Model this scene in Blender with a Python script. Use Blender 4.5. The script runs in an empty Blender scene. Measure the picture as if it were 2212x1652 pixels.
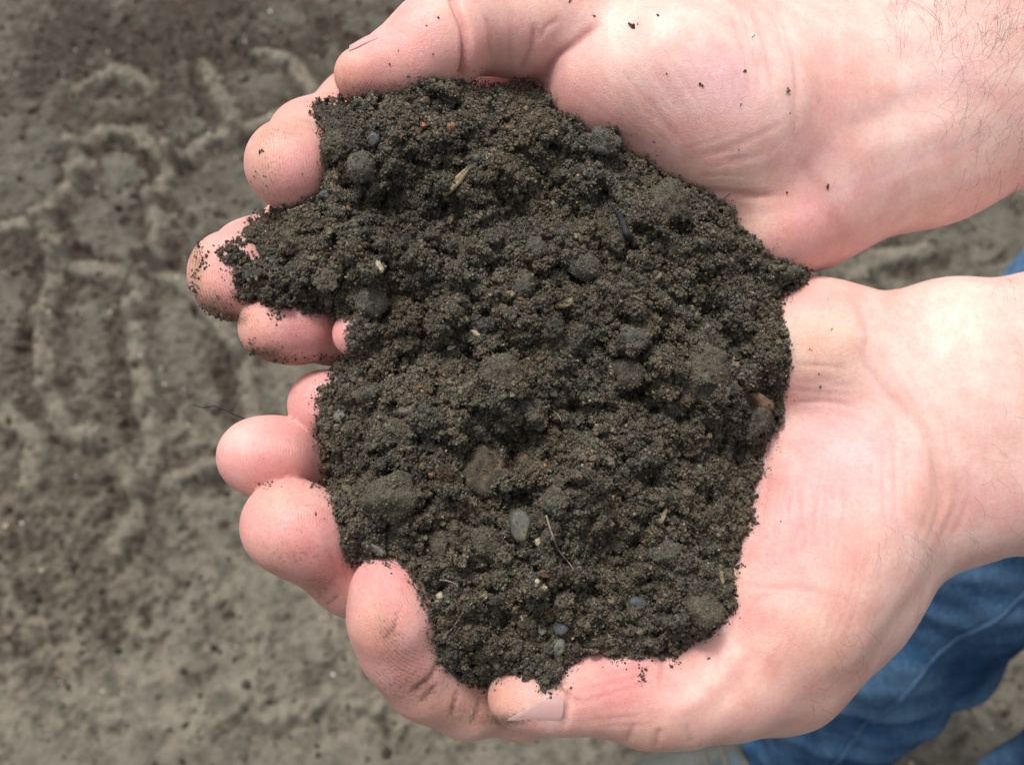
import bpy, math, random
import numpy as np
from mathutils import Matrix

rng = np.random.default_rng(7)
random.seed(7)
SC = bpy.context.scene
COL = SC.collection

# ----------------------------------------------------------------- camera
# working frame: camera space in millimetres (x right, y up, z towards the viewer),
# photograph coordinates are those of a 2212 x 1652 copy of the picture
F, CX, CY = 2037.0, 1106.0, 826.0
D0 = 205.0                                  # distance of the hands
CAM_H = 1.25
up = np.array([-0.0885, 0.5495, 0.831]); up /= np.linalg.norm(up)
wx = np.array([1.0, 0, 0]); wx -= wx.dot(up) * up; wx /= np.linalg.norm(wx)
wy = np.cross(up, wx)
R = np.stack([wx, wy, up])                  # camera space -> world
def W(p):                                   # mm camera space -> metres world
    return np.asarray(p, float) @ R.T * 0.001 + np.array([0, 0, CAM_H])

cd = bpy.data.cameras.new('camera'); co = bpy.data.objects.new('camera', cd); COL.objects.link(co)
M = Matrix.Identity(4)
for i in range(3):
    for j in range(3): M[i][j] = R[i, j]
M[2][3] = CAM_H
co.matrix_world = M
cd.sensor_width = 36.0
cd.lens = 36.0 * F / 2212.0
cd.clip_start = 0.01; cd.clip_end = 500.0
cd.dof.use_dof = True; cd.dof.focus_distance = 0.207; cd.dof.aperture_fstop = 21.0
SC.camera = co

# ----------------------------------------------------------------- sky, sun, exposure
SUN_EL, SUN_AZ = math.radians(76), math.radians(-30)     # azimuth measured from +Y towards +X
wd = bpy.data.worlds.new('World'); SC.world = wd; wd.use_nodes = True
nt = wd.node_tree; nt.nodes.clear()
sky = nt.nodes.new('ShaderNodeTexSky'); sky.sky_type = 'NISHITA'; sky.sun_disc = False
sky.sun_elevation = SUN_EL; sky.sun_rotation = SUN_AZ
sky.air_density = 1.0; sky.dust_density = 6.0; sky.ozone_density = 1.0
hs = nt.nodes.new('ShaderNodeHueSaturation'); hs.inputs['Saturation'].default_value = 0.22
bg = nt.nodes.new('ShaderNodeBackground'); bg.inputs['Strength'].default_value = 0.105
wo = nt.nodes.new('ShaderNodeOutputWorld')
nt.links.new(sky.outputs[0], hs.inputs['Color']); nt.links.new(hs.outputs[0], bg.inputs[0]); nt.links.new(bg.outputs[0], wo.inputs[0])
sl = bpy.data.lights.new('sun', 'SUN'); sl.energy = 1.5; sl.angle = math.radians(11); sl.color = (1.0, 0.97, 0.93)
so = bpy.data.objects.new('sun', sl); COL.objects.link(so)
so.rotation_euler = (math.pi / 2 - SUN_EL, 0, math.pi - SUN_AZ)
so.location = (0, 0, 5)
SC.view_settings.view_transform = 'Standard'; SC.view_settings.look = 'None'
SC.view_settings.gamma = 1.0; SC.view_settings.exposure = 0.62
SC.view_settings.use_curve_mapping = False
SC.cycles.use_denoising = True
SC.cycles.max_bounces = 6; SC.cycles.diffuse_bounces = 3

# ----------------------------------------------------------------- helpers
def tag(o, label=None, cat=None, group=None, kind=None):
    for k, v in (('label', label), ('category', cat), ('group', group), ('kind', kind)):
        if v: o[k] = v
    return o

def mesh_obj(name, v, f, mat, parent=None, smooth=True):
    """v: world metres; f: list / array of polygons (all same length when array)"""
    me = bpy.data.meshes.new(name)
    v = np.asarray(v, np.float32)
    if isinstance(f, np.ndarray):
        n, k = f.shape
        me.vertices.add(len(v)); me.vertices.foreach_set('co', v.ravel())
        me.loops.add(n * k); me.loops.foreach_set('vertex_index', f.astype(np.int32).ravel())
        me.polygons.add(n); me.polygons.foreach_set('loop_start', np.arange(0, n * k, k, dtype=np.int32))
        me.update(calc_edges=True)
    else:
        me.from_pydata([tuple(map(float, q)) for q in v], [], [tuple(map(int, q)) for q in f])
    if smooth: me.polygons.foreach_set('use_smooth', np.ones(len(me.polygons), bool))
    me.validate()
    if mat: me.materials.append(mat)
    o = bpy.data.objects.new(name, me); COL.objects.link(o)
    if parent: o.parent = parent; o.matrix_parent_inverse = parent.matrix_world.inverted()
    return o

def empty(name, loc):
    o = bpy.data.objects.new(name, None); COL.objects.link(o)
    o.location = loc; o.empty_display_size = 0.05
    o.matrix_world = Matrix.Translation(loc)
    return o

def set_color_attr(me, name, arr):
    a = me.attributes.new(name, 'FLOAT_COLOR', 'POINT')
    rgba = np.ones((len(arr), 4), np.float32); rgba[:, :3] = arr
    a.data.foreach_set('color', rgba.ravel())
def set_float_attr(me, name, arr, typ='FLOAT'):
    a = me.attributes.new(name, typ, 'POINT'); a.data.foreach_set('value', np.asarray(arr).ravel())

def PX(px, py, z=0.0):
    """photograph px + height above the hand plane (mm) -> camera-space mm"""
    px, py, z = np.broadcast_arrays(np.asarray(px, float), np.asarray(py, float), np.asarray(z, float))
    d = D0 - z
    return np.stack([(px - CX) * d / F, -(py - CY) * d / F, -d], -1)
def to_px(p):
    d = -p[..., 2]
    return CX + p[..., 0] * F / d, CY - p[..., 1] * F / d, D0 - d
def ground_pt(px, py, h=0.0):
    px, py, h = np.broadcast_arrays(np.asarray(px, float), np.asarray(py, float), np.asarray(h, float))
    r = np.stack([(px - CX) / F, -(py - CY) / F, -np.ones_like(px)], -1) @ R.T
    t = (h - CAM_H) / r[..., 2]
    return r * t[..., None] + np.array([0, 0, CAM_H])

def fnoise(shape, beta, seed, lo=0.0, hi=1e9, step=1.0):
    """random field with spectrum k^-beta between wavelengths hi..lo (in units of step), unit variance"""
    g = np.random.default_rng(seed)
    n = np.fft.rfft2(g.standard_normal(shape))
    ky = np.fft.fftfreq(shape[0], step)[:, None]; kx = np.fft.rfftfreq(shape[1], step)[None]
    k = np.sqrt(kx * kx + ky * ky); k[0, 0] = 1
    a = k ** -beta
    a[k > 1.0 / max(lo, 1e-9)] = 0; a[k < 1.0 / hi] = 0; a[0, 0] = 0
    r = np.fft.irfft2(n * a, shape)
    return r / r.std()

def seg_dist(px, py, line):
    """distance of points to a polyline and the fractional position along it"""
    best = np.full(np.shape(px), 1e9); frac = np.zeros(np.shape(px))
    L = [np.array(q, float) for q in line]
    tot = sum(np.linalg.norm(b - a) for a, b in zip(L[:-1], L[1:])); acc = 0
    for a, b in zip(L[:-1], L[1:]):
        ab = b - a; l = np.linalg.norm(ab)
        t = np.clip(((px - a[0]) * ab[0] + (py - a[1]) * ab[1]) / (l * l), 0, 1)
        d = np.hypot(px - a[0] - t * ab[0], py - a[1] - t * ab[1])
        m = d < best
        best = np.where(m, d, best); frac = np.where(m, (acc + t * l) / tot, frac); acc += l
    return best, frac

def catmull(pts, n):
    p = np.array(pts, float); p = np.vstack([2 * p[0] - p[1], p, 2 * p[-1] - p[-2]])
    out = []
    m = len(p) - 3
    for u in np.linspace(0, m - 1e-6, n):
        i = int(u); t = u - i
        a, b, c, d = p[i:i + 4]
        out.append(0.5 * ((2 * b) + (c - a) * t + (2 * a - 5 * b + 4 * c - d) * t * t + (3 * b - 3 * c + d - a) * t ** 3))
    return np.array(out)

def tube(path, rad, sides=6, cap=True):
    path = np.asarray(path, float); n = len(path); rad = np.broadcast_to(np.asarray(rad, float), (n,))
    tan = np.gradient(path, axis=0); tan /= np.linalg.norm(tan, axis=1)[:, None] + 1e-12
    ref = np.array([0.31, 0.52, 0.79])
    v = []
    for i in range(n):
        u = np.cross(tan[i], ref); u /= np.linalg.norm(u) + 1e-12; w = np.cross(tan[i], u)
        a = np.arange(sides) * 2 * np.pi / sides
        v.append(path[i] + rad[i] * (np.cos(a)[:, None] * u + np.sin(a)[:, None] * w))
    v = np.concatenate(v); f = []
    for i in range(n - 1):
        for j in range(sides):
            k = (j + 1) % sides
            f.append((i * sides + j, i * sides + k, (i + 1) * sides + k, (i + 1) * sides + j))
    if cap:
        f.append(tuple(range(sides))[::-1]); f.append(tuple((n - 1) * sides + j for j in range(sides)))
    return v, f

def nodes(name):
    m = bpy.data.materials.new(name); m.use_nodes = True
    t = m.node_tree; b = t.nodes['Principled BSDF']
    def N(typ, **kw):
        n = t.nodes.new(typ)
        for k, v in kw.items():
            if k in n.inputs: n.inputs[k].default_value = v
            else: setattr(n, k, v)
        return n
    return m, t, b, N, t.links.new

def ramp(N, stops):
    r = N('ShaderNodeValToRGB'); e = r.color_ramp.elements
    while len(e) < len(stops): e.new(0.5)
    for i, (p, c) in enumerate(stops):
        e[i].position = p; e[i].color = (*c, 1) if len(c) == 3 else c
    return r

# ----------------------------------------------------------------- materials
def mat_skin():
    m, t, b, N, L = nodes('skin')
    tc = N('ShaderNodeTexCoord')
    at = N('ShaderNodeAttribute', attribute_name='tint')
    di = N('ShaderNodeAttribute', attribute_name='dirt')
    fp = N('ShaderNodeAttribute', attribute_name='tip')
    # mottling
    n1 = N('ShaderNodeTexNoise', Scale=130.0, Detail=4.0, Roughness=0.6); L(tc.outputs['Object'], n1.inputs['Vector'])
    r1 = ramp(N, [(0.3, (0.91, 0.75, 0.74)), (0.72, (1.06, 1.12, 1.11))]); L(n1.outputs['Fac'], r1.inputs[0])
    mx = N('ShaderNodeMix', data_type='RGBA', blend_type='MULTIPLY'); mx.inputs[0].default_value = 0.8
    L(at.outputs['Color'], mx.inputs[6]); L(r1.outputs[0], mx.inputs[7])
    n2 = N('ShaderNodeTexNoise', Scale=900.0, Detail=3.0); L(tc.outputs['Object'], n2.inputs['Vector'])
    r2 = ramp(N, [(0.35, (0.95, 0.90, 0.89)), (0.65, (1.03, 1.03, 1.03))]); L(n2.outputs['Fac'], r2.inputs[0])
    mx2 = N('ShaderNodeMix', data_type='RGBA', blend_type='MULTIPLY'); mx2.inputs[0].default_value = 0.7
    L(mx.outputs[2], mx2.inputs[6]); L(r2.outputs[0], mx2.inputs[7])
    # dirt rubbed into the skin: breaks up along fine lines
    n3 = N('ShaderNodeTexNoise', Scale=1300.0, Detail=5.0, Roughness=0.7); L(tc.outputs['Object'], n3.inputs['Vector'])
    ad = N('ShaderNodeMath', operation='ADD'); L(n3.outputs['Fac'], ad.inputs[0]); L(di.outputs['Fac'], ad.inputs[1])
    sn0 = N('ShaderNodeMath', operation='SINE'); L(fp.outputs['Fac'], sn0.inputs[0])
    ad2 = N('ShaderNodeMath', operation='MULTIPLY_ADD'); L(sn0.outputs[0], ad2.inputs[0]); ad2.inputs[1].default_value = .07; L(ad.outputs[0], ad2.inputs[2]); ad = ad2
    rd = ramp(N, [(0.60, (0, 0, 0)), (1.0, (1, 1, 1))]); L(ad.outputs[0], rd.inputs[0])
    mx3 = N('ShaderNodeMix', data_type='RGBA'); L(rd.outputs[0], mx3.inputs[0]); L(mx2.outputs[2], mx3.inputs[6])
    mx3.inputs[7].default_value = (0.15, 0.095, 0.062, 1)
    L(mx3.outputs[2], b.inputs['Base Color'])
    b.inputs['Roughness'].default_value = 0.46
    b.inputs['Specular IOR Level'].default_value = 0.42
    b.inputs['Subsurface Weight'].default_value = 0.85
    b.inputs['Subsurface Radius'].default_value = (1.0, 0.36, 0.22)
    b.inputs['Subsurface Scale'].default_value = 0.0022
    # fine relief: cell pattern of the skin, whorls on the pads
    vo = N('ShaderNodeTexVoronoi', Scale=1500.0, feature='DISTANCE_TO_EDGE'); L(tc.outputs['Object'], vo.inputs['Vector'])
    vr = ramp(N, [(0.0, (0, 0, 0)), (0.12, (1, 1, 1))]); L(vo.outputs['Distance'], vr.inputs[0])
    nb = N('ShaderNodeTexNoise', Scale=2200.0, Detail=3.0); L(tc.outputs['Object'], nb.inputs['Vector'])
    fm = N('ShaderNodeAttribute', attribute_name='tipm')
    sn1 = N('ShaderNodeMath', operation='SINE'); L(fp.outputs['Fac'], sn1.inputs[0])
    sn = N('ShaderNodeMath', operation='MULTIPLY'); L(sn1.outputs[0], sn.inputs[0]); L(fm.outputs['Fac'], sn.inputs[1])
    m1 = N('ShaderNodeMath', operation='MULTIPLY'); L(nb.outputs['Fac'], m1.inputs[0]); m1.inputs[1].default_value = 1.2
    a1 = N('ShaderNodeMath', operation='MULTIPLY_ADD'); L(vr.outputs[0], a1.inputs[0]); a1.inputs[1].default_value = 0.35; L(m1.outputs[0], a1.inputs[2])
    a2 = N('ShaderNodeMath', operation='MULTIPLY_ADD'); L(sn.outputs[0], a2.inputs[0]); a2.inputs[1].default_value = 0.24; L(a1.outputs[0], a2.inputs[2])
    bp = N('ShaderNodeBump', Strength=0.62, Distance=0.00018); L(a2.outputs[0], bp.inputs['Height'])
    L(bp.outputs[0], b.inputs['Normal'])
    return m

def mat_crumb():
    m, t, b, N, L = nodes('soil_crumb')
    at = N('ShaderNodeAttribute', attribute_name='col'); at.attribute_type = 'INSTANCER'
    tc = N('ShaderNodeTexCoord')
    n = N('ShaderNodeTexNoise', Scale=2.2, Detail=4.0, Roughness=0.7); L(tc.outputs['Object'], n.inputs['Vector'])
    r = ramp(N, [(0.25, (0.55, 0.55, 0.55)), (0.8, (1.5, 1.45, 1.35))]); L(n.outputs['Fac'], r.inputs[0])
    mx = N('ShaderNodeMix', data_type='RGBA', blend_type='MULTIPLY'); mx.inputs[0].default_value = 1.0
    L(at.outputs['Color'], mx.inputs[6]); L(r.outputs[0], mx.inputs[7]); L(mx.outputs[2], b.inputs['Base Color'])
    b.inputs['Roughness'].default_value = 0.7; b.inputs['Specular IOR Level'].default_value = 0.35
    return m

def mat_soil():
    m, t, b, N, L = nodes('soil')
    tc = N('ShaderNodeTexCoord')
    n = N('ShaderNodeTexNoise', Scale=260.0, Detail=8.0, Roughness=0.75); L(tc.outputs['Object'], n.inputs['Vector'])
    r = ramp(N, [(0.3, (0.022, 0.020, 0.016)), (0.55, (0.052, 0.048, 0.037)), (0.8, (0.085, 0.078, 0.06))]); L(n.outputs['Fac'], r.inputs[0])
    L(r.outputs[0], b.inputs['Base Color']); b.inputs['Roughness'].default_value = 0.85
    b.inputs['Specular IOR Level'].default_value = 0.3
    n2 = N('ShaderNodeTexNoise', Scale=2400.0, Detail=6.0, Roughness=0.8); L(tc.outputs['Object'], n2.inputs['Vector'])
    bp = N('ShaderNodeBump', Strength=0.9, Distance=0.0004); L(n2.outputs['Fac'], bp.inputs['Height']); L(bp.outputs[0], b.inputs['Normal'])
    return m

def mat_stone(name, c1, c2, c3, rough=0.6, scale=500.0, spec=0.4, bump=0.5):
    m, t, b, N, L = nodes(name)
    tc = N('ShaderNodeTexCoord')
    n = N('ShaderNodeTexNoise', Scale=scale, Detail=6.0, Roughness=0.65); L(tc.outputs['Object'], n.inputs['Vector'])
    r = ramp(N, [(0.32, c1), (0.52, c2), (0.74, c3)]); L(n.outputs['Fac'], r.inputs[0]); L(r.outputs[0], b.inputs['Base Color'])
    b.inputs['Roughness'].default_value = rough; b.inputs['Specular IOR Level'].default_value = spec
    n2 = N('ShaderNodeTexNoise', Scale=scale * 5, Detail=5.0, Roughness=0.75); L(tc.outputs['Object'], n2.inputs['Vector'])
    bp = N('ShaderNodeBump', Strength=bump, Distance=0.0003); L(n2.outputs['Fac'], bp.inputs['Height']); L(bp.outputs[0], b.inputs['Normal'])
    return m

def mat_plain(name, c, rough=0.6, spec=0.3, var=0.25, scale=200.0):
    return mat_stone(name, tuple(x * (1 - var) for x in c), c, tuple(min(1, x * (1 + var)) for x in c), rough, scale, spec, 0.3)

def mat_ground():
    m, t, b, N, L = nodes('packed_earth')
    tc = N('ShaderNodeTexCoord')
    at = N('ShaderNodeAttribute', attribute_name='loose')  # brown mask: loose earth plus painted shade in grooves and along ridge flanks
    n = N('ShaderNodeTexNoise', Scale=14.0, Detail=12.0, Roughness=0.72); L(tc.outputs['Object'], n.inputs['Vector'])
    r = ramp(N, [(0.30, (0.038, 0.032, 0.023)), (0.44, (0.078, 0.070, 0.052)), (0.58, (0.118, 0.108, 0.085)), (0.75, (0.19, 0.172, 0.135))])
    L(n.outputs['Fac'], r.inputs[0])
    n2 = N('ShaderNodeTexNoise', Scale=45.0, Detail=8.0, Roughness=0.7); L(tc.outputs['Object'], n2.inputs['Vector'])
    r2 = ramp(N, [(0.3, (0.024, 0.017, 0.012)), (0.6, (0.058, 0.043, 0.030)), (0.8, (0.10, 0.080, 0.058))]); L(n2.outputs['Fac'], r2.inputs[0])
    n3 = N('ShaderNodeTexNoise', Scale=60.0, Detail=6.0, Roughness=0.7); L(tc.outputs['Object'], n3.inputs['Vector'])
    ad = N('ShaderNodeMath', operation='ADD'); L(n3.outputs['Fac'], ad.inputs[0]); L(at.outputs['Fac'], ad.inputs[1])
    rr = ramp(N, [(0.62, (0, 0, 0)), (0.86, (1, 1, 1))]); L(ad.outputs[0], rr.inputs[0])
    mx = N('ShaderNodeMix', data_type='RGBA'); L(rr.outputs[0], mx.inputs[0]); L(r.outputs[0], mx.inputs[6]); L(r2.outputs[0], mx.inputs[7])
    dr0 = N('ShaderNodeAttribute', attribute_name='lighten'); dr = N('ShaderNodeMath', operation='MULTIPLY'); L(dr0.outputs['Fac'], dr.inputs[0]); dr.inputs[1].default_value = .72  # mask for painted light on ridge tops and the paler near side
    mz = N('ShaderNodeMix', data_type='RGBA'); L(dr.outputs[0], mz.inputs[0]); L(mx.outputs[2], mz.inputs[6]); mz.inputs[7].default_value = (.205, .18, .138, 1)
    L(mz.outputs[2], b.inputs['Base Color']); b.inputs['Roughness'].default_value = 0.82; b.inputs['Specular IOR Level'].default_value = 0.35
    n4 = N('ShaderNodeTexNoise', Scale=150.0, Detail=8.0, Roughness=0.75); L(tc.outputs['Object'], n4.inputs['Vector'])
    bp = N('ShaderNodeBump', Strength=0.6, Distance=0.0035); L(n4.outputs['Fac'], bp.inputs['Height']); L(bp.outputs[0], b.inputs['Normal'])
    return m

def mat_denim():
    m, t, b, N, L = nodes('denim')
    tc = N('ShaderNodeTexCoord')
    at = N('ShaderNodeAttribute', attribute_name='wear')
    n = N('ShaderNodeTexNoise', Scale=26.0, Detail=9.0, Roughness=0.72); L(tc.outputs['Object'], n.inputs['Vector'])
    mp = N('ShaderNodeMapping'); mp.inputs['Scale'].default_value = (1, 1, 0.25); L(tc.outputs['Object'], mp.inputs[0])
    n2 = N('ShaderNodeTexNoise', Scale=420.0, Detail=4.0); L(mp.outputs[0], n2.inputs['Vector'])
    a = N('ShaderNodeMath', operation='MULTIPLY_ADD'); L(n.outputs['Fac'], a.inputs[0]); a.inputs[1].default_value = 0.8; L(at.outputs['Fac'], a.inputs[2])
    a2 = N('ShaderNodeMath', operation='MULTIPLY_ADD'); L(n2.outputs['Fac'], a2.inputs[0]); a2.inputs[1].default_value = 0.45; L(a.outputs[0], a2.inputs[2])
    r = ramp(N, [(0.22, (0.010, 0.028, 0.066)), (0.56, (0.036, 0.096, 0.20)), (0.92, (0.14, 0.25, 0.38))]); L(a2.outputs[0], r.inputs[0])
    L(r.outputs[0], b.inputs['Base Color']); b.inputs['Roughness'].default_value = 0.9; b.inputs['Specular IOR Level'].default_value = 0.15
    bp = N('ShaderNodeBump', Strength=0.4, Distance=0.0006); L(n2.outputs['Fac'], bp.inputs['Height']); L(bp.outputs[0], b.inputs['Normal'])
    return m

M_SKIN = mat_skin(); M_CRUMB = mat_crumb(); M_SOIL = mat_soil(); M_GROUND = mat_ground(); M_DENIM = mat_denim()

# granules by geometry nodes: every granule is geometry of the object itself
def crumb_tree(name, mat, subdiv=2, variants=6, rough=0.55):
    g = bpy.data.node_groups.new(name, 'GeometryNodeTree')
    g.interface.new_socket('Geometry', in_out='INPUT', socket_type='NodeSocketGeometry')
    g.interface.new_socket('Geometry', in_out='OUTPUT', socket_type='NodeSocketGeometry')
    n, L = g.nodes, g.links.new
    gi = n.new('NodeGroupInput'); go = n.new('NodeGroupOutput')
    jn = n.new('GeometryNodeJoinGeometry')
    for i in range(variants):
        ico = n.new('GeometryNodeMeshIcoSphere'); ico.inputs['Radius'].default_value = 1.0; ico.inputs['Subdivisions'].default_value = subdiv
        sp = n.new('GeometryNodeSetPosition'); pos = n.new('GeometryNodeInputPosition')
        no = n.new('ShaderNodeTexNoise'); no.noise_dimensions = '4D'
        no.inputs['W'].default_value = 3.7 * i + 1.1; no.inputs['Scale'].default_value = 1.25; no.inputs['Detail'].default_value = 3.0; no.inputs['Roughness'].default_value = 0.75
        L(pos.outputs[0], no.inputs['Vector'])
        ma = n.new('ShaderNodeMath'); ma.operation = 'MULTIPLY_ADD'; L(no.outputs[0], ma.inputs[0]); ma.inputs[1].default_value = rough * 3.0; ma.inputs[2].default_value = 1.0 - rough * 1.5
        vm = n.new('ShaderNodeVectorMath'); vm.operation = 'SCALE'; L(pos.outputs[0], vm.inputs[0]); L(ma.outputs[0], vm.inputs['Scale'])
        L(ico.outputs['Mesh'], sp.inputs['Geometry']); L(vm.outputs[0], sp.inputs['Position'])
        sm = n.new('GeometryNodeSetMaterial'); sm.inputs['Material'].default_value = mat
        L(sp.outputs[0], sm.inputs[0])
        ti = n.new('GeometryNodeGeometryToInstance'); L(sm.outputs[0], ti.inputs[0]); L(ti.outputs[0], jn.inputs[0])
    iop = n.new('GeometryNodeInstanceOnPoints'); iop.inputs['Pick Instance'].default_value = True
    def attr(nm, dt):
        a = n.new('GeometryNodeInputNamedAttribute'); a.data_type = dt; a.inputs['Name'].default_value = nm
        return [s for s in a.outputs if s.enabled and s.name == 'Attribute'][0]
    L(gi.outputs[0], iop.inputs['Points']); L(jn.outputs[0], iop.inputs['Instance'])
    L(attr('idx', 'INT'), iop.inputs['Instance Index'])
    er = n.new('FunctionNodeEulerToRotation'); L(attr('rot', 'FLOAT_VECTOR'), er.inputs[0]); L(er.outputs[0], iop.inputs['Rotation'])
    L(attr('scl', 'FLOAT_VECTOR'), iop.inputs['Scale'])
    L(iop.outputs[0], go.inputs[0])
    return g

def granules(name, pts, rad, col, tree, variants=6, parent=None, flat=0.3):
    me = bpy.data.meshes.new(name); n = len(pts)
    me.vertices.add(n); me.vertices.foreach_set('co', np.asarray(pts, np.float32).ravel()); me.update()
    set_float_attr(me, 'idx', rng.integers(0, variants, n).astype(np.int32), 'INT')
    a = me.attributes.new('rot', 'FLOAT_VECTOR', 'POINT'); a.data.foreach_set('vector', (rng.random((n, 3)) * 6.283).astype(np.float32).ravel())
    s = rad[:, None] * (1 + flat * (rng.random((n, 3)) * 2 - 1))
    a = me.attributes.new('scl', 'FLOAT_VECTOR', 'POINT'); a.data.foreach_set('vector', s.astype(np.float32).ravel())
    set_color_attr(me, 'col', col)
    o = bpy.data.objects.new(name, me); COL.objects.link(o)
    md = o.modifiers.new('granules', 'NODES'); md.node_group = tree
    if parent: o.parent = parent
    return o

# ----------------------------------------------------------------- ground
def grow(start, stop, step, g=1.35):
    out = [start]; s = step; sg = 1 if stop > start else -1
    while abs(out[-1] - start) < abs(stop - start):
        s *= g; out.append(out[-1] + sg * s)
    return out[1:]

def build_ground():
    c = ground_pt(np.array([-60, 2272, -60, 2272]), np.array([-60, -60, 1712, 1712]))
    x0, x1 = c[:, 0].min() - .03, c[:, 0].max() + .03; y0, y1 = c[:, 1].min() - .03, c[:, 1].max() + .03
    st = 0.0032
    xf = np.arange(x0, x1, st); yf = np.arange(y0, y1, st)
    xs = np.array(grow(xf[0], -200, st)[::-1] + list(xf) + grow(xf[-1], 200, st))
    ys = np.array(grow(yf[0], -200, st)[::-1] + list(yf) + grow(yf[-1], 200, st))
    X, Y = np.meshgrid(xs, ys, indexing='ij'); Z = np.zeros_like(X); loose = np.zeros_like(X)
    i0 = int(np.searchsorted(xs, xf[0])); j0 = int(np.searchsorted(ys, yf[0])); ni, nj = len(xf), len(yf)
    sh = (ni, nj)
    z = 0.0055 * fnoise(sh, 1.6, 1, 0.05, 0.6, st) + 0.0020 * fnoise(sh, 1.3, 2, 0.014, 0.09, st) + 0.0006 * fnoise(sh, 0.3, 3, 0.0065, 0.02, st)
    lo = 0.10 * fnoise(sh, 1.2, 4, 0.02, 0.4, st)
    # clods and footmarks
    k = fnoise(sh, 1.2, 5, 0.012, 0.05, st); z += 0.0040 * np.clip(k - 0.9, 0, 2)
    k = fnoise(sh, 1.2, 6, 0.02, 0.10, st); z -= 0.0060 * np.clip(k - 1.1, 0, 1.5); lo += 0.30 * np.clip(k - 0.9, 0, 1.2)
    xx, yy = X[i0:i0 + ni, j0:j0 + nj], Y[i0:i0 + ni, j0:j0 + nj]
    def gl(line): return [tuple(ground_pt(a, b)[:2]) for a, b in line]
    ridges = [[(-40, 525), (60, 492), (100, 484), (140, 420), (168, 388)], [(100, 484), (118, 530), (132, 566)],
              [(160, 325), (225, 290), (300, 292), (345, 335), (375, 345)], [(375, 345), (440, 318), (520, 285), (600, 262)],
              [(440, 140), (470, 200), (502, 258), (510, 280)], [(370, 345), (350, 400), (330, 440)],
              [(90, 690), (95, 770), (110, 850)], [(295, 690), (300, 780), (318, 880)], [(520, 760), (530, 850), (560, 930)],
              [(235, 955), (300, 1065), (300, 1130), (255, 1185)], [(310, 1070), (400, 1035), (470, 1010)], [(300, 620), (340, 560), (360, 480)],
              [(130, 570), (230, 600), (330, 590)], [(20, 900), (90, 960), (60, 1050)], [(170, 200), (260, 160), (330, 190)], [(132, 566), (110, 640), (92, 690)], [(330, 440), (345, 520), (330, 590), (296, 690)], [(318, 880), (330, 960), (305, 1065)], [(110, 850), (150, 940), (235, 955)], [(560, 930), (520, 1000), (470, 1010)], [(168, 388), (170, 350), (160, 325)], [(330, 590), (430, 640), (520, 760)],
              [(560, 120), (640, 150), (690, 220)], [(1840, 600), (1900, 560), (1990, 545)], [(600, 1560), (700, 1500), (820, 1520)]]
    WOB = np.clip(fnoise(sh, 1.0, 12, 0.012, 0.08, st), -1.8, 1.8)
    lighten = np.zeros(sh); WOB2 = .7 * fnoise(sh, 1.0, 13, 0.02, 0.15, st) + .5 * fnoise(sh, .6, 14, 0.008, 0.03, st)
    for rl in ridges:
        d, _ = seg_dist(xx, yy, gl(rl)); d = d * (1 + .15 * WOB); z += 0.018 * np.exp(-(d / 0.019) ** 4); rg = np.exp(-(d / 0.019) ** 4); lo += 0.20 * np.exp(-((d - .034) / .013) ** 2) - 0.35 * rg; z -= .005 * np.exp(-((d - .034) / .014) ** 2); lighten = np.maximum(lighten, rg * np.clip(.85 + .3 * WOB2, 0, 1.2))  # tops painted paler and flanks darker, standing in for weak shading
    grooves = [[(170, 318), (240, 282), (285, 280)], [(300, 305), (330, 345)], [(425, 155), (455, 225), (470, 262)], [(45, 720), (65, 830)], [(20, 560), (70, 545)],
               [(262, 720), (268, 860)], [(485, 770), (505, 900)], [(250, 1010), (265, 1110)], [(480, 1000), (560, 985)], [(120, 520), (175, 560)], [(30, 1180), (140, 1230)],
               [(540, 290), (600, 350)], [(700, 60), (780, 90)], [(330, 950), (350, 1010)]]
    for rl in grooves:
        d, _ = seg_dist(xx, yy, gl(rl)); q = np.exp(-(d * (1 + .2 * WOB) / 0.022) ** 4); z -= 0.010 * q; lo += 0.40 * q  # groove shade is put into the colour as well as the height
    spots = [(545, 1395, 0.020), (690, 1465, 0.013), (390, 1260, 0.012), (440, 1400, 0.016), (690, 945, 0.010), (160, 70, 0.028), (330, 105, 0.026), (715, 50, 0.018),
             (510, 1180, 0.010), (155, 1560, 0.012), (325, 1335, .010), (560, 720, .012), (2140, 520, .012), (1960, 590, .02), (2110, 1500, .02), (300, 470, .018)]
    for a, b, r in spots:
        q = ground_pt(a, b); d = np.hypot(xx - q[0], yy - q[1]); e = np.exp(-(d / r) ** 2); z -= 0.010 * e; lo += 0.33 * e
    # a stretch of loose dug-up earth, lower left, and rubble at the top left
    for a, b, ra, rb, s in [(90, 1190, 260, 190, .58), (180, 1330, 200, 110, .4), (330, 90, 400, 130, .3), (60, 760, 120, 200, .16), (260, 780, 60, 120, .2), (480, 830, 60, 110, .16)]:
        q = ground_pt(a, b); e1 = ground_pt(a + ra, b) - q; e2 = ground_pt(a, b + rb) - q
        d = ((xx - q[0]) / np.linalg.norm(e1[:2])) ** 2 + ((yy - q[1]) / np.linalg.norm(e2[:2])) ** 2
        e = np.exp(-d); lo += s * e; z += e * 0.0035 * fnoise(sh, 0.9, int(a) + 9, 0.012, 0.06, st)
    q0 = ground_pt(1300, 1650); q1 = ground_pt(200, 60); gx = (yy - q0[1]) / (q1[1] - q0[1]); lo += .12 * np.clip(gx - .2, 0, 1); lighten = np.maximum(lighten, np.clip(.75 - gx * 1.2, 0, .7) * np.clip(.8 + .7 * WOB2, 0, 1.8))   # browner towards the far side, paler towards the near side
    m = 40
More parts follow.
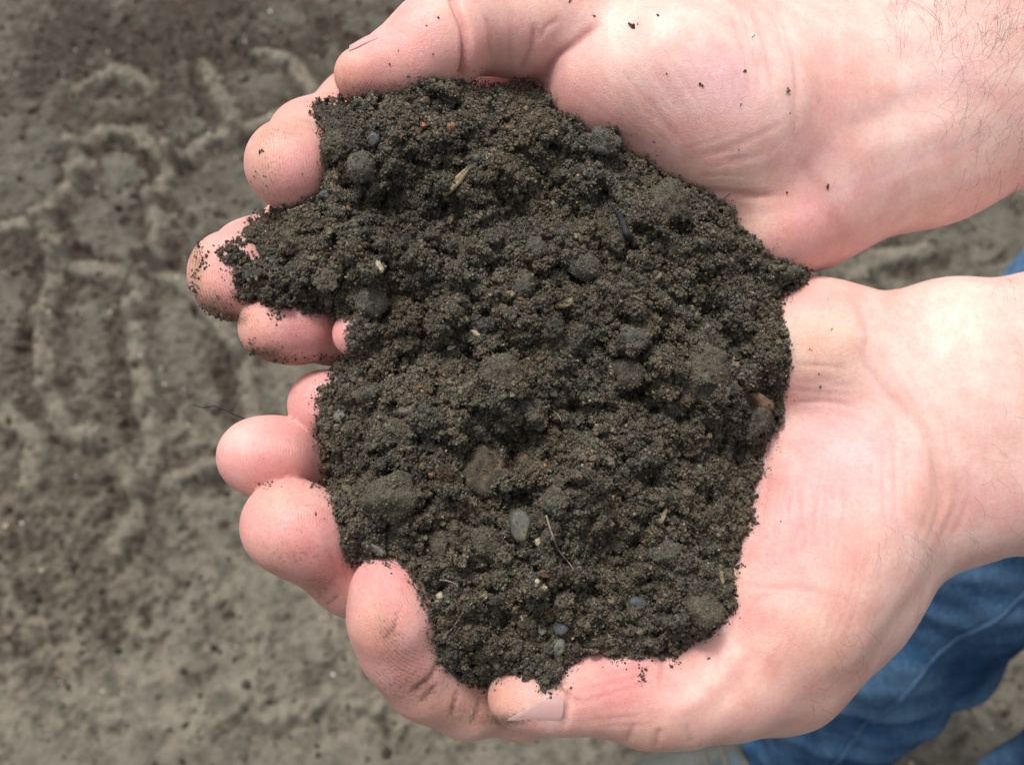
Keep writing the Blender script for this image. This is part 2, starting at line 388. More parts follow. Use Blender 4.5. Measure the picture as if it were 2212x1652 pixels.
    wxf = np.clip(np.minimum(np.arange(ni), np.arange(ni)[::-1]) / m, 0, 1); wyf = np.clip(np.minimum(np.arange(nj), np.arange(nj)[::-1]) / m, 0, 1)
    fade = wxf[:, None] * wyf[None]
    LIGHTEN = np.zeros_like(X); LIGHTEN[i0:i0 + ni, j0:j0 + nj] = lighten * fade; Z[i0:i0 + ni, j0:j0 + nj] = z * fade; loose[i0:i0 + ni, j0:j0 + nj] = lo * fade
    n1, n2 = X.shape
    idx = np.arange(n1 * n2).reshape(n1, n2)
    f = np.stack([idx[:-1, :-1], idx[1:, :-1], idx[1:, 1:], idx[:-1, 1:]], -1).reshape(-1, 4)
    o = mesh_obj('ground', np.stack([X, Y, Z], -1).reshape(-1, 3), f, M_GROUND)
    set_float_attr(o.data, 'loose', loose.ravel().astype(np.float32)); set_float_attr(o.data, 'lighten', LIGHTEN.ravel().astype(np.float32)); tag(o, kind='structure')
    # grit and small stones lying on it
    n = 15000
    u, v = rng.integers(0, ni, n), rng.integers(0, nj, n)
    r = np.exp(rng.normal(math.log(0.0016), 0.5, n)); r = np.clip(r, 0.0007, 0.006); r[:200] = rng.uniform(.004, .009, 200)
    p = np.stack([xf[u] + rng.normal(0, .001, n), yf[v] + rng.normal(0, .001, n), (z * fade)[u, v] + r * 0.25], -1)
    pal = np.array([[.08, .070, .052], [.05, .04, .028], [.11, .10, .08], [.028, .022, .017], [.17, .16, .135], [.55, .50, .40], [.75, .75, .72], [.24, .13, .07]])
    c = pal[rng.choice(len(pal), n, p=[.28, .2, .2, .16, .08, .04, .015, .025])] * (0.8 + .4 * rng.random((n, 1)))
    c[r > .0035] = pal[rng.choice([0, 1, 3, 3, 1], (r > .0035).sum())]
    o = granules('gravel', p, r, c, TREE_GRIT, 5, flat=.35); tag(o, 'loose grit and small stones strewn over the packed earth', kind='stuff')

TREE_SOIL = crumb_tree('crumb_granules', M_CRUMB, 2, 6, 0.85)
TREE_GRIT = crumb_tree('grit_granules', M_CRUMB, 2, 5, 0.4)
build_ground()

# ----------------------------------------------------------------- the person: arms and hands as one skin
def axis(fine0, fine1, step, lo, hi):
    f = np.arange(fine0, fine1 + 1e-6, step)
    return np.array(grow(f[0], lo, step, 1.16)[::-1] + list(f) + grow(f[-1], hi, step, 1.16))

VOX = 0.62
AX = axis(-74, 132, VOX, -90, 640); AY = axis(-92, 98, VOX, -330, 430); AZ = axis(-288, -180, VOX, -560, 150)

class Field:
    def __init__(s): s.a = np.full((len(AX), len(AY), len(AZ)), 60.0, np.float32)
    def cone(s, p, q, r1, r2, k=0.0, margin=13.0, sub=False, flat=None):
        p, q = np.asarray(p, float), np.asarray(q, float)
        r = max(r1, r2) + margin
        lo, hi = np.minimum(p, q) - r, np.maximum(p, q) + r
        i0, i1 = np.searchsorted(AX, lo[0]), np.searchsorted(AX, hi[0]); j0, j1 = np.searchsorted(AY, lo[1]), np.searchsorted(AY, hi[1]); k0, k1 = np.searchsorted(AZ, lo[2]), np.searchsorted(AZ, hi[2])
        if i1 <= i0 or j1 <= j0 or k1 <= k0: return
        x = (AX[i0:i1, None, None] - p[0]).astype(np.float32); y = (AY[None, j0:j1, None] - p[1]).astype(np.float32); z = (AZ[None, None, k0:k1] - p[2]).astype(np.float32)
        b = (q - p).astype(np.float32); l2 = max(float(b @ b), 1e-6)
        t = np.clip((x * b[0] + y * b[1] + z * b[2]) / l2, 0, 1)
        d = np.sqrt((x - t * b[0]) ** 2 + (y - t * b[1]) ** 2 + (z - t * b[2]) ** 2) - (r1 + (r2 - r1) * t)
        v = s.a[i0:i1, j0:j1, k0:k1]
        if sub:
            d = -d; h = np.maximum(k - np.abs(v - d), 0) / max(k, 1e-6); v[...] = np.maximum(v, d) + h * h * k * .25
        elif k > 0:
            h = np.maximum(k - np.abs(v - d), 0) / k; v[...] = np.minimum(v, d) - h * h * k * .25
        else: v[...] = np.minimum(v, d)
    def chain(s, pts, k=2.5):
        """pts: (px, py, height mm, radius px)"""
        c = [(PX(a, b, z), r * (D0 - z) / F) for a, b, z, r in pts]
        for (p, r1), (q, r2) in zip(c[:-1], c[1:]): s.cone(p, q, r1, r2, k)
    def ball(s, a, b, z, r, k=3.0): s.chain([(a, b, z, r), (a + 1, b, z, r)], k)

def blend(A, B, k):
    h = np.maximum(k - np.abs(A - B), 0) / k
    return np.minimum(A, B) - h * h * k * .25

def surface_nets(f, ax, ay, az):
    neg = f < 0
    c = neg[:-1, :-1, :-1].astype(np.int8)
    for dx in (0, 1):
        for dy in (0, 1):
            for dz in (0, 1):
                if dx or dy or dz: c = c + neg[dx:f.shape[0] - 1 + dx, dy:f.shape[1] - 1 + dy, dz:f.shape[2] - 1 + dz]
    act = (c > 0) & (c < 8)
    I = np.argwhere(act); n = len(I)
    vid = np.full(act.shape, -1, np.int32); vid[act] = np.arange(n)
    acc = np.zeros((n, 3)); cnt = np.zeros(n)
    corners = [(a, b, c_) for a in (0, 1) for b in (0, 1) for c_ in (0, 1)]
    val = {q: f[I[:, 0] + q[0], I[:, 1] + q[1], I[:, 2] + q[2]].astype(float) for q in corners}
    for q in corners:
        for d in range(3):
            if q[d] == 0:
                w = list(q); w[d] = 1; w = tuple(w)
                a, b = val[q], val[w]; m = (a < 0) != (b < 0)
                t = np.where(m, a / np.where(m, a - b, 1), 0)
                p = np.tile(np.array(q, float), (n, 1)); p[:, d] += t
                acc[m] += p[m]; cnt[m] += 1
    p = I + acc / cnt[:, None]
    V = np.stack([np.interp(p[:, 0], np.arange(len(ax)), ax), np.interp(p[:, 1], np.arange(len(ay)), ay), np.interp(p[:, 2], np.arange(len(az)), az)], -1)
    Q = []
    for d in range(3):
        s0 = [slice(None)] * 3; s1 = [slice(None)] * 3; s0[d] = slice(0, -1); s1[d] = slice(1, None)
        ch = np.argwhere(neg[tuple(s0)] != neg[tuple(s1)])
        u, v = [(1, 2), (2, 0), (0, 1)][d]
        ok = (ch[:, u] > 0) & (ch[:, v] > 0) & (ch[:, u] < f.shape[u] - 1) & (ch[:, v] < f.shape[v] - 1)
        ch = ch[ok]; qs = []
        for du, dv in ((-1, -1), (0, -1), (0, 0), (-1, 0)):
            e = ch.copy(); e[:, u] += du; e[:, v] += dv; qs.append(vid[e[:, 0], e[:, 1], e[:, 2]])
        q = np.stack(qs, -1)
        flip = ~neg[ch[:, 0], ch[:, 1], ch[:, 2]]
        q[flip] = q[flip][:, ::-1]; Q.append(q)
    Q = np.concatenate(Q); Q = Q[(Q >= 0).all(1)]
    return V, Q

def relax(V, Q, it=2, lam=0.5):
    e = np.concatenate([Q[:, [0, 1]], Q[:, [1, 2]], Q[:, [2, 3]], Q[:, [3, 0]]]); e = np.concatenate([e, e[:, ::-1]])
    n = len(V); cnt = np.bincount(e[:, 0], minlength=n).astype(float); cnt[cnt == 0] = 1
    for _ in range(it):
        for l in (lam, -lam * 1.03):
            a = np.stack([np.bincount(e[:, 0], V[e[:, 1], k], n) for k in range(3)], -1) / cnt[:, None]
            V = V + l * (a - V)
    return V

def vnormals(V, Q):
    nrm = np.cross(V[Q[:, 2]] - V[Q[:, 0]], V[Q[:, 3]] - V[Q[:, 1]])
    out = np.zeros_like(V)
    for k in range(4):
        for c in range(3): out[:, c] += np.bincount(Q[:, k], nrm[:, c], len(V))
    return out / (np.linalg.norm(out, axis=1)[:, None] + 1e-12)

def build_body_field():
    def finger(pts, k, balls=()):
        q = Field(); q.chain(pts, k)
        for bl in balls: q.ball(*bl, 4)
        return q.a
    # ---- right hand (upper in the picture): thumb above, fingers curling up at the left
    p = Field()
    fr = finger([(1120, 205, -46, 88), (775, 236, -44, 76), (668, 304, -26, 76), (626, 358, -8, 82)], 6, [(632, 366, -8, 80), (622, 350, -9, 82)])          # index
    np.minimum(fr, finger([(1080, 345, -52, 88), (660, 500, -46, 82), (545, 562, -28, 82), (502, 598, -10, 84)], 4, [(515, 615, -10, 76), (497, 585, -12, 80)]), out=fr)  # middle
    np.minimum(fr, finger([(1090, 470, -50, 84), (830, 690, -44, 74), (720, 717, -20, 65), (588, 708, -7, 72)], 4, [(640, 712, -10, 68)]), out=fr)          # ring
    np.minimum(fr, finger([(1130, 580, -46, 78), (900, 735, -38, 62), (815, 742, -18, 54), (766, 722, -4, 48)], 4), out=fr)                                   # little
    p.chain([(1130, 215, -50, 95), (1400, 270, -48, 120), (1760, 300, -42, 130)], 8)
    p.chain([(1090, 345, -56, 95), (1400, 370, -54, 115), (1760, 320, -42, 135)], 8)
    p.chain([(1090, 470, -54, 90), (1400, 470, -52, 110), (1740, 390, -42, 140)], 8)
    p.chain([(1130, 580, -48, 85), (1400, 540, -44, 105), (1640, 478, -36, 118), (1715, 440, -36, 120)], 9)
    p.ball(1668, 494, -27, 92, 8)                                                                         # heel of the hand
    p.chain([(1345, -10, -26, 120), (1430, 165, -23, 165), (1560, 255, -26, 172), (1690, 235, -35, 165)], 12); p.ball(1290, 190, -25, 112, 12)  # ball of the thumb
    p.chain([(1300, 40, -28, 118), (1480, 90, -34, 150), (1700, 180, -40, 150)], 10)
    t = Field()                                                                                           # thumb
    t.chain([(1345, -5, -24, 122), (1240, 30, -22, 112), (1120, 50, -20, 108), (1010, 45, -16, 106), (938, 94, -11, 94), (872, 135, -9, 76), (782, 163, -8, 60)], 4)
    t.ball(950, 98, -9, 92, 4); t.ball(885, 140, -7, 70, 4)
    p.chain([(1770, 190, -42, 140), (2020, 70, -44, 165), (2260, -40, -50, 200), (2700, -240, -60, 260)], 14)   # forearm
    p.chain([(1770, 330, -42, 150), (2030, 240, -46, 165), (2290, 140, -56, 190), (2700, -20, -66, 240)], 14)
    p.chain([(1760, 430, -40, 115), (2000, 338, -48, 114), (2260, 225, -60, 132), (2700, 50, -72, 195)], 14)
    right = np.minimum(blend(p.a, fr, 5.0), blend(p.a, t.a, 4.0))
    # ---- left hand (lower): little finger towards the middle, thumb at the bottom
    p = Field()
    fl = finger([(1180, 850, -44, 80), (920, 885, -44, 70), (800, 872, -28, 74), (698, 874, -14, 76)], 5)                                                    # little
    np.minimum(fl, finger([(1170, 980, -48, 86), (850, 1000, -44, 78), (690, 988, -20, 74), (552, 985, -9, 82)], 5, [(600, 985, -9, 82)]), out=fl)            # ring
    np.minimum(fl, finger([(1190, 1130, -48, 88), (900, 1320, -38, 80), (765, 1235, -16, 88), (628, 1140, -3, 92)], 4, [(618, 1130, -4, 92), (665, 1150, -3, 92)]), out=fl)   # middle
    np.minimum(fl, finger([(1350, 1440, -46, 92), (1130, 1508, -30, 74), (1010, 1502, -20, 76), (925, 1455, -13, 84), (872, 1390, -6, 84), (846, 1325, -1, 80), (834, 1268, 1, 71)], 7, [(850, 1330, 2, 72)]), out=fl)   # index
    p.chain([(1180, 850, -50, 85), (1450, 800, -44, 110), (1740, 755, -36, 118), (1800, 790, -38, 120)], 9)
    p.chain([(1170, 980, -52, 90), (1450, 960, -50, 115), (1840, 880, -40, 135)], 8)
    p.chain([(1200, 1130, -52, 95), (1500, 1090, -50, 120), (1860, 960, -42, 150)], 8)
    p.chain([(1350, 1420, -48, 95), (1600, 1300, -44, 130), (1880, 1080, -44, 150)], 8)
    p.ball(1765, 728, -32, 92, 14)                                                                           # heel of the hand
    p.chain([(1560, 1435, -20, 128), (1680, 1300, -28, 178), (1770, 1150, -34, 190), (1880, 1010, -42, 170)], 12)   # ball of the thumb
    p.chain([(1570, 1470, -26, 112), (1690, 1440, -34, 110), (1820, 1290, -42, 122), (1990, 1080, -46, 110)], 12)
    t = Field()
    t.chain([(1590, 1440, -22, 128), (1470, 1490, -16, 112), (1390, 1495, -13, 106), (1290, 1486, -9, 86), (1225, 1492, -7, 78), (1175, 1500, -5, 72), (1114, 1506, -4, 60)], 5)
    t.ball(1140, 1496, -3, 58, 4); t.ball(1330, 1470, -11, 84, 5)
    p.chain([(1890, 770, -40, 125), (2060, 745, -42, 119), (2280, 744, -48, 140), (2800, 690, -60, 220)], 14)   # forearm
    p.chain([(1890, 890, -41, 145), (2060, 880, -42, 160), (2300, 890, -48, 190), (2800, 860, -62, 260)], 14)
    p.chain([(1920, 1010, -44, 140), (2080, 1035, -44, 142), (2300, 1020, -52, 160), (2800, 1000, -66, 230)], 14)
    left = np.minimum(blend(p.a, fl, 5.0), blend(p.a, t.a, 4.0))
    both = Field(); both.a = np.minimum(right, left)
    # upper arms, shoulders and chest, out of the picture (all in camera-space mm)
    U = up
    def at(p, q, s): return np.asarray(p, float) * (1 - s) + np.asarray(q, float) * s
    across = np.cross(U, np.array([1.0, 0, 0])); across /= np.linalg.norm(across)     # towards the person's right
    wr = PX(2700, -100, -64); wl = PX(2800, 860, -62)
    er = wr + np.array([95, 45, -40]); el = wl + np.array([110, -12, -20])
    mid = (er + el) / 2 + np.array([150.0, 0, 0])
    shr = mid + across * 175 + U * 265 + np.array([20.0, 0, 0]); shl = mid - across * 175 + U * 265 + np.array([20.0, 0, 0])
    for w_, e_, s_ in ((wr, er, shr), (wl, el, shl)):
        both.cone(w_, e_, 33, 41, 25, 60); both.cone(e_, s_, 42, 58, 25, 60)
    ch = mid + np.array([60.0, 0, 0])
    for o_ in (-80, 0, 80):
        both.cone(ch + across * o_ + U * 240, ch + across * o_ - U * 120, 95, 90, 60, 90)
    both.cone(ch + U * 300, ch + U * 390, 65, 58, 40, 70)
    return both.a, dict(across=across, shr=shr, shl=shl, ch=ch, U=U, er=er, el=el)

BODY_F, BONES = build_body_field()
BV, BQ = surface_nets(BODY_F, AX, AY, AZ)
del BODY_F
BV = relax(BV, BQ, 9, 0.6)
BN = vnormals(BV, BQ)
bpx, bpy_, bz = to_px(BV)
vis = (BN * -BV).sum(1) / np.linalg.norm(BV, axis=1) > 0.02        # skin that faces the viewer's side
front = vis & (bz > -75)

# nearest skin height on a 4 px raster, for what lies on the skin
ZS = 4; ZW, ZH = 620, 460; ZX0, ZY0 = 0, -100
ZMAP = np.full((ZW, ZH), -999.0)
m_ = (bpx > ZX0) & (bpx < ZX0 + ZW * ZS - 8) & (bpy_ > ZY0) & (bpy_ < ZY0 + ZH * ZS - 8)
for ox in (0, .5):
    for oy in (0, .5):
        np.maximum.at(ZMAP, (((bpx[m_] - ZX0) / ZS + ox).astype(int), ((bpy_[m_] - ZY0) / ZS + oy).astype(int)), bz[m_])
for _ in range(2):                                                   # fill pinholes only
    nb = np.stack([np.roll(ZMAP, s, a) for s in (1, -1) for a in (0, 1)]); c_ = (nb > -900).sum(0)
    mean = np.where(nb > -900, nb, 0).sum(0) / np.maximum(c_, 1)
    ZMAP = np.where((ZMAP < -900) & (c_ >= 3), mean, ZMAP)
def skin_z(px, py):
    i = np.clip(((np.asarray(px) - ZX0) / ZS).astype(int), 0, ZW - 1); j = np.clip(((np.asarray(py) - ZY0) / ZS).astype(int), 0, ZH - 1)
    return ZMAP[i, j]

# ---- skin creases, colour and dirt
# outline of the soil, also used for the stain around it
OUT = np.array([(680,228),(690,222),(720,220),(800,216),(880,206),(905,186),(945,178),(985,185),(1040,190),(1090,190),(1130,181),(1170,195),(1185,220),(1200,250),(1245,262),(1268,300),(1300,284),(1326,282),
 (1336,312),(1342,340),(1385,345),(1415,375),(1470,395),(1500,420),(1540,432),(1570,460),(1600,500),(1640,530),(1652,556),(1700,572),(1745,590),(1738,606),(1690,622),(1681,645),(1686,700),(1700,760),(1694,830),
 (1680,852),(1690,880),(1665,930),(1640,962),(1641,1010),(1620,1060),(1618,1110),(1632,1132),(1600,1150),(1590,1200),(1580,1270),(1587,1310),(1560,1335),(1530,1365),(1480,1390),(1455,1412),(1420,1404),(1380,1414),
 (1330,1408),(1290,1400),(1250,1410),(1225,1430),(1200,1465),(1180,1488),(1165,1462),(1100,1446),(1060,1455),(1045,1480),(1010,1470),(970,1440),(950,1400),(945,1350),(915,1290),(900,1250),(870,1210),(835,1194),
 (800,1200),(755,1212),(745,1160),(730,1100),(715,1040),(700,970),(686,920),(700,880),(690,855),(715,830),(730,790),(762,760),(756,710),(775,690),(745,682),(720,665),(660,668),(640,655),(605,660),(580,650),(520,640),(512,570),
 (500,556),(478,554),(474,544),(515,528),(530,505),(560,462),(620,456),(690,430),(710,380),(705,300),(690,260)], float)
DISP = np.zeros(len(BV)); redl = np.zeros(len(BV)); dirt = np.zeros(len(BV)); tip = np.zeros(len(BV))
FI = np.nonzero(front & (bpx > 350) & (bpx < 2500) & (bpy_ > -60) & (bpy_ < 1720))[0]
FX, FY = bpx[FI], bpy_[FI]
def crease(line, width, depth, red=0.0, soil=0.0, taper=5.0):
    ln = catmull(line, 4 * len(line)) if len(line) > 2 else np.array(line, float)
    lo, hi = ln.min(0) - 4 * width, ln.max(0) + 4 * width
    s = np.nonzero((FX > lo[0]) & (FX < hi[0]) & (FY > lo[1]) & (FY < hi[1]))[0]
    if not len(s): return
    d, fr = seg_dist(FX[s], FY[s], ln)
    g = np.clip(np.minimum(fr, 1 - fr) * taper, 0.0, 1) if taper else 1.0
    e = g * np.exp(-(d / width) ** 2); i = FI[s]
    DISP[i] -= (depth if abs(depth) < .25 else depth * .62) * e; redl[i] += red * e; dirt[i] += soil * e
def family(a0, a1, b0, b1, n, width, depth, red=0.1, seed=0, wob=5):
    g = np.random.default_rng(seed); a0, a1, b0, b1 = map(lambda q: np.array(q, float), (a0, a1, b0, b1))
    for i in range(n):
        t = (i + g.uniform(-.3, .3)) / max(n - 1, 1); p, q = a0 + (a1 - a0) * t, b0 + (b1 - b0) * t
        u, v = sorted(g.uniform(0, 1, 2)) if g.random() < .5 else (0.0, 1.0)
        if v - u < .3: u, v = 0.0, 1.0
        s, e = p + (q - p) * u, p + (q - p) * v
        crease([s, (s + e) / 2 + g.normal(0, wob, 2), e], width, depth * g.uniform(.5, 1.2), red)
# right hand
crease([(960, -60), (984, 10), (1004, 60), (1008, 112), (1000, 160), (985, 182)], 9, 3.2, .55, taper=12)
crease([(1046, 30), (1058, 70), (1056, 130)], 6, .35, .25)
crease([(1102, 50), (1104, 90), (1098, 140)], 6, .3, .2)
crease([(1152, 46), (1150, 96), (1122, 162)], 7, .9, .45)
crease([(1300, 45), (1240, 96), (1204, 122), (1180, 158), (1172, 190)], 9, 1.2, .5)
crease([(1210, 40), (1180, 60), (1165, 90)], 6, .4, .2)
family((1195, 170), (1420, 60), (1420, 345), (1560, 300), 14, 4.4, .075, .06, 1, 6)
family((1260, 120), (1500, 40), (1330, 290), (1620, 210), 12, 4.3, .055, .06, 2, 6)
crease([(1440, 398), (1490, 410), (1560, 416), (1640, 424), (1700, 420)], 10, .8, .3)
crease([(1490, 350), (1566, 325), (1640, 292), (1712, 255)], 8, .13, .1)
crease([(1500, 372), (1580, 352), (1650, 330)], 6, .08, .05)
family((1470, 330), (1500, 395), (1600, 290), (1640, 400), 8, 4.4, .06, .06, 3, 4)
for k, (o, d) in enumerate([(0, .35), (22, .22), (48, .3), (88, .3), (104, .22)]):
    crease([(1572 + o, 4), (1596 + o, 74), (1616 + o, 150), (1618 + o, 230)], 7, d, .1)
crease([(1706, 98), (1722, 172), (1718, 260), (1712, 350)], 10, .45, .12)
crease([(1716, 330), (1760, 400), (1800, 470), (1830, 540)], 16, .5, .1)
crease([(1800, 360), (1900, 320), (2000, 290), (2120, 245)], 28, -.45)      # tendons under the skin
crease([(1810, 440), (1930, 390), (2060, 345)], 24, -.3)
crease([(1790, 300), (1900, 250), (2050, 190)], 26, .24)
# left hand
crease([(1828, 628), (1858, 664), (1876, 720), (1872, 776), (1894, 824), (1973, 905), (2013, 972), (2030, 1060), (2020, 1150)], 11, .9, .12, taper=10)
crease([(1880, 730), (1923, 804), (1993, 905), (2026, 1020), (2035, 1100)], 8, .4, .1)
crease([(1900, 720), (1960, 800), (2040, 930), (2060, 1060)], 8, .25, .08)
family((1705, 780), (1705, 890), (1840, 790), (1860, 905), 10, 4.5, .11, .05, 4, 3)
crease([(1690, 880), (1771, 866), (1855, 878)], 5, .3, .14)
family((1650, 980), (1830, 980), (1615, 1180), (1800, 1220), 16, 4.2, .12, .14, 5, 5)
family((1700, 1010), (1950, 900), (1720, 1240), (1960, 1150), 18, 4.2, .07, .07, 6, 6)
family((1720, 1300), (1900, 1150), (1640, 1460), (1830, 1400), 14, 4.2, .06, .05, 16, 6)
crease([(1578, 1258), (1660, 1268), (1739, 1272), (1840, 1297)], 8, .36, .22)
crease([(1668, 1274), (1626, 1305), (1594, 1372)], 9, .4, .15)
crease([(1600, 1290), (1580, 1340), (1560, 1380)], 8, .4, .2)
crease([(1606, 1385), (1560, 1450), (1500, 1510), (1440, 1550)], 20, -.7)   # taut ridge beside the thumb
crease([(1640, 1400), (1600, 1470), (1540, 1540)], 18, .5)
for x, dd in ((1990, .26), (2016, .4), (2042, .36), (2068, .24)):
    crease([(x + 20, 1000), (x + 24, 1080), (x - 14, 1175)], 8, dd, .1)
crease([(1430, 1400), (1431, 1440), (1424, 1480)], 5, .5, .25)
family((1370, 1405), (1560, 1400), (1380, 1450), (1545, 1450), 12, 4.5, .16, .1, 7, 2)
family((1232, 1525), (1250, 1470), (1420, 1470), (1440, 1430), 8, 4.5, .10, .06, 8, 4)
family((1245, 1540), (1245, 1570), (1430, 1500), (1470, 1560), 6, 4.5, .08, .05, 9, 4)
crease([(1424, 1570), (1420, 1596), (1414, 1620)], 6, .9, .3, .1); crease([(1372, 1560), (1362, 1585), (1352, 1605)], 6, .6, .25); crease([(1480, 1560), (1490, 1585), (1492, 1610)], 6, .4, .2)
crease([(1232, 1485), (1228, 1530), (1220, 1575)], 6, 1.0, .2)               # nail fold
crease([(1205, 1470), (1228, 1500), (1262, 1520)], 6, .7, .3, .15)
crease([(950, 1422), (932, 1460), (884, 1500)], 7, .7, .3, .2); crease([(944, 1478), (906, 1520)], 6, .4, .2, .2); crease([(990, 1486), (972, 1550)], 6, .5, .25, .2); crease([(1040, 1500), (1020, 1570)], 6, .5, .25, .1)
crease([(866, 1306), (848, 1356), (820, 1392)], 6, .25, .3, .16)
crease([(700, 1165), (725, 1240), (690, 1290)], 7, .5, .2); crease([(735, 1285), (700, 1310)], 5, .3, .15, .2)
crease([(690, 905), (715, 985), (700, 1050)], 7, .4, .2)
BV = BV + BN * DISP[:, None]

# colour: the skin's own patches of pale, pink, yellowish and bluish tone
PALE, PINK, PURP, YELL, RED, TAN, BASE = map(np.array, ((.85, .635, .57), (.735, .35, .335), (.77, .505, .54), (.84, .61, .47), (.60, .21, .20), (.655, .375, .265), (.78, .495, .435)))
tint = np.tile(BASE, (len(BV), 1))
def patch(a, b, ra, rb, c, w, ang=0.0):
    global tint
    ca, sa = math.cos(math.radians(ang)), math.sin(math.radians(ang)); dx, dy = FX - a, FY - b
    e = w * np.exp(-((dx * ca + dy * sa) / ra) ** 2 - ((-dx * sa + dy * ca) / rb) ** 2)
    tint[FI] += (c - tint[FI]) * e[:, None]
arm = FX > 1850; tint[FI[arm]] += (PALE - tint[FI[arm]]) * (np.clip((FX[arm] - 1850) / 120, 0, 1) * .55)[:, None]
fing = np.clip((1000 - FX) / 160, 0, 1) * .55
tint[FI] += (PINK - tint[FI]) * fing[:, None]
for q in [(1450, 130, 260, 130, PALE, .45), (1850, 850, 200, 170, PALE, .45), (1780, 1080, 160, 120, PURP, .35), (1300, 60, 160, 70, PALE, .7, 20), (1240, 210, 80, 90, PINK, .45), (1400, 290, 150, 60, PINK, .3, 30), (1560, 170, 120, 90, PURP, .75), (1500, 60, 150, 60, PALE, .6), (1700, 120, 70, 150, PALE, .75),
          (1560, 390, 120, 30, YELL, .55), (1640, 480, 90, 60, YELL, .35), (1750, 480, 90, 70, PINK, .7), (1740, 340, 80, 60, PURP, .4), (1800, 200, 60, 110, PINK, .35), (1780, 130, 30, 50, RED, .22),
          (2000, 250, 150, 50, PALE, .5, -25), (1850, 420, 120, 40, PURP, .3, -25), (2080, 160, 80, 60, PURP, .25), (1900, 100, 90, 70, PALE, .5), (1650, 580, 140, 60, PINK, .5),
          (1100, 110, 110, 90, PINK, .45), (1000, 60, 90, 60, PALE, .35), (930, 100, 80, 60, PINK, .55), (745, 165, 60, 60, TAN, .7), (800, 190, 80, 40, PINK, .4),
          (570, 330, 40, 70, TAN, .7), (640, 380, 60, 70, PINK, .75), (640, 260, 60, 40, TAN, .5), (430, 580, 35, 90, TAN, .65), (490, 610, 50, 70, PINK, .7), (545, 690, 45, 60, TAN, .55), (650, 720, 80, 60, PINK, .7), (755, 720, 40, 50, PINK, .5),
          (660, 860, 60, 60, PINK, .75), (560, 990, 110, 90, PINK, .8), (520, 940, 50, 50, PALE, .3), (620, 1150, 120, 110, PINK, .75), (600, 1070, 90, 40, TAN, .4), (560, 1220, 60, 60, TAN, .5), (700, 1290, 80, 40, PINK, .4),
          (830, 1245, 60, 60, PINK, .8), (800, 1360, 40, 60, TAN, .6), (880, 1450, 80, 70, PINK, .45), (960, 1540, 110, 50, TAN, .45), (1080, 1500, 50, 60, TAN, .6), (1130, 1470, 50, 40, PINK, .4),
          (1330, 1480, 110, 70, PINK, .9), (1420, 1440, 100, 50, PINK, .5), (1300, 1540, 60, 40, RED, .35), (1400, 1590, 120, 40, TAN, .35), (1520, 1480, 80, 30, PALE, .5, -40), (1668, 1435, 22, 20, RED, .45),
          (1780, 740, 80, 90, YELL, .65), (1770, 650, 100, 30, PINK, .45), (1700, 850, 60, 60, PINK, .35), (1780, 950, 90, 80, PINK, .35), (1840, 1000, 90, 120, PURP, .55), (1950, 780, 70, 90, PALE, .85), (2050, 800, 110, 120, PALE, .6),
          (1720, 1110, 110, 120, PINK, .5), (1690, 1200, 80, 60, PINK, .4), (1850, 1150, 90, 110, BASE * np.array([.96, .95, .93]), .6), (1640, 1330, 60, 50, PINK, .6), (1760, 1420, 110, 90, TAN, .35), (2130, 1080, 120, 70, PINK, .5), (2010, 1120, 60, 80, TAN, .3),
          (2150, 40, 6, 6, RED, .8), (2128, 52, 4, 4, RED, .35)]: patch(*q)
tint += (RED * .9 - tint) * np.clip(redl, 0, .7)[:, None]
# brown soil stain on the finger ends
STAIN = np.array((.40, .245, .165))
for q in [(455, 665, 60, 26, STAIN, .55), (418, 590, 14, 50, STAIN, .45), (565, 768, 60, 22, STAIN, .6), (640, 784, 90, 14, STAIN, .5), (690, 1275, 60, 26, STAIN, .4, 20), (590, 1230, 40, 30, STAIN, .25), (842, 1365, 24, 34, STAIN, .35), (890, 1480, 60, 30, STAIN, .3), (990, 1550, 80, 26, STAIN, .35),
          (1090, 1556, 60, 16, STAIN, .5), (1195, 1478, 30, 18, STAIN, .45), (750, 205, 50, 16, STAIN, .35), (860, 196, 60, 14, STAIN, .3), (560, 400, 24, 40, STAIN, .3), (600, 280, 60, 18, STAIN, .2), (820, 1330, 18, 60, STAIN, .3)]: patch(*q)
# veins showing through at the wrists
for ln, w_, k_ in [([(1760, 420), (1850, 400), (1960, 350), (2100, 300), (2240, 240)], 12, .30), ([(1800, 250), (1900, 230), (2010, 170), (2120, 150)], 14, .26), ([(1900, 700), (2000, 760), (2120, 800), (2240, 860)], 13, .16), ([(1840, 1010), (1900, 1060), (1960, 1180)], 12, .3), ([(1540, 120), (1590, 170), (1600, 240)], 16, .25)]:
    d_, f_ = seg_dist(FX, FY, catmull(ln, 14)); e_ = k_ * np.exp(-(d_ / w_) ** 2) * np.clip(np.minimum(f_, 1 - f_) * 5, 0, 1); tint[FI] += (np.array((.62, .45, .49)) - tint[FI]) * e_[:, None]
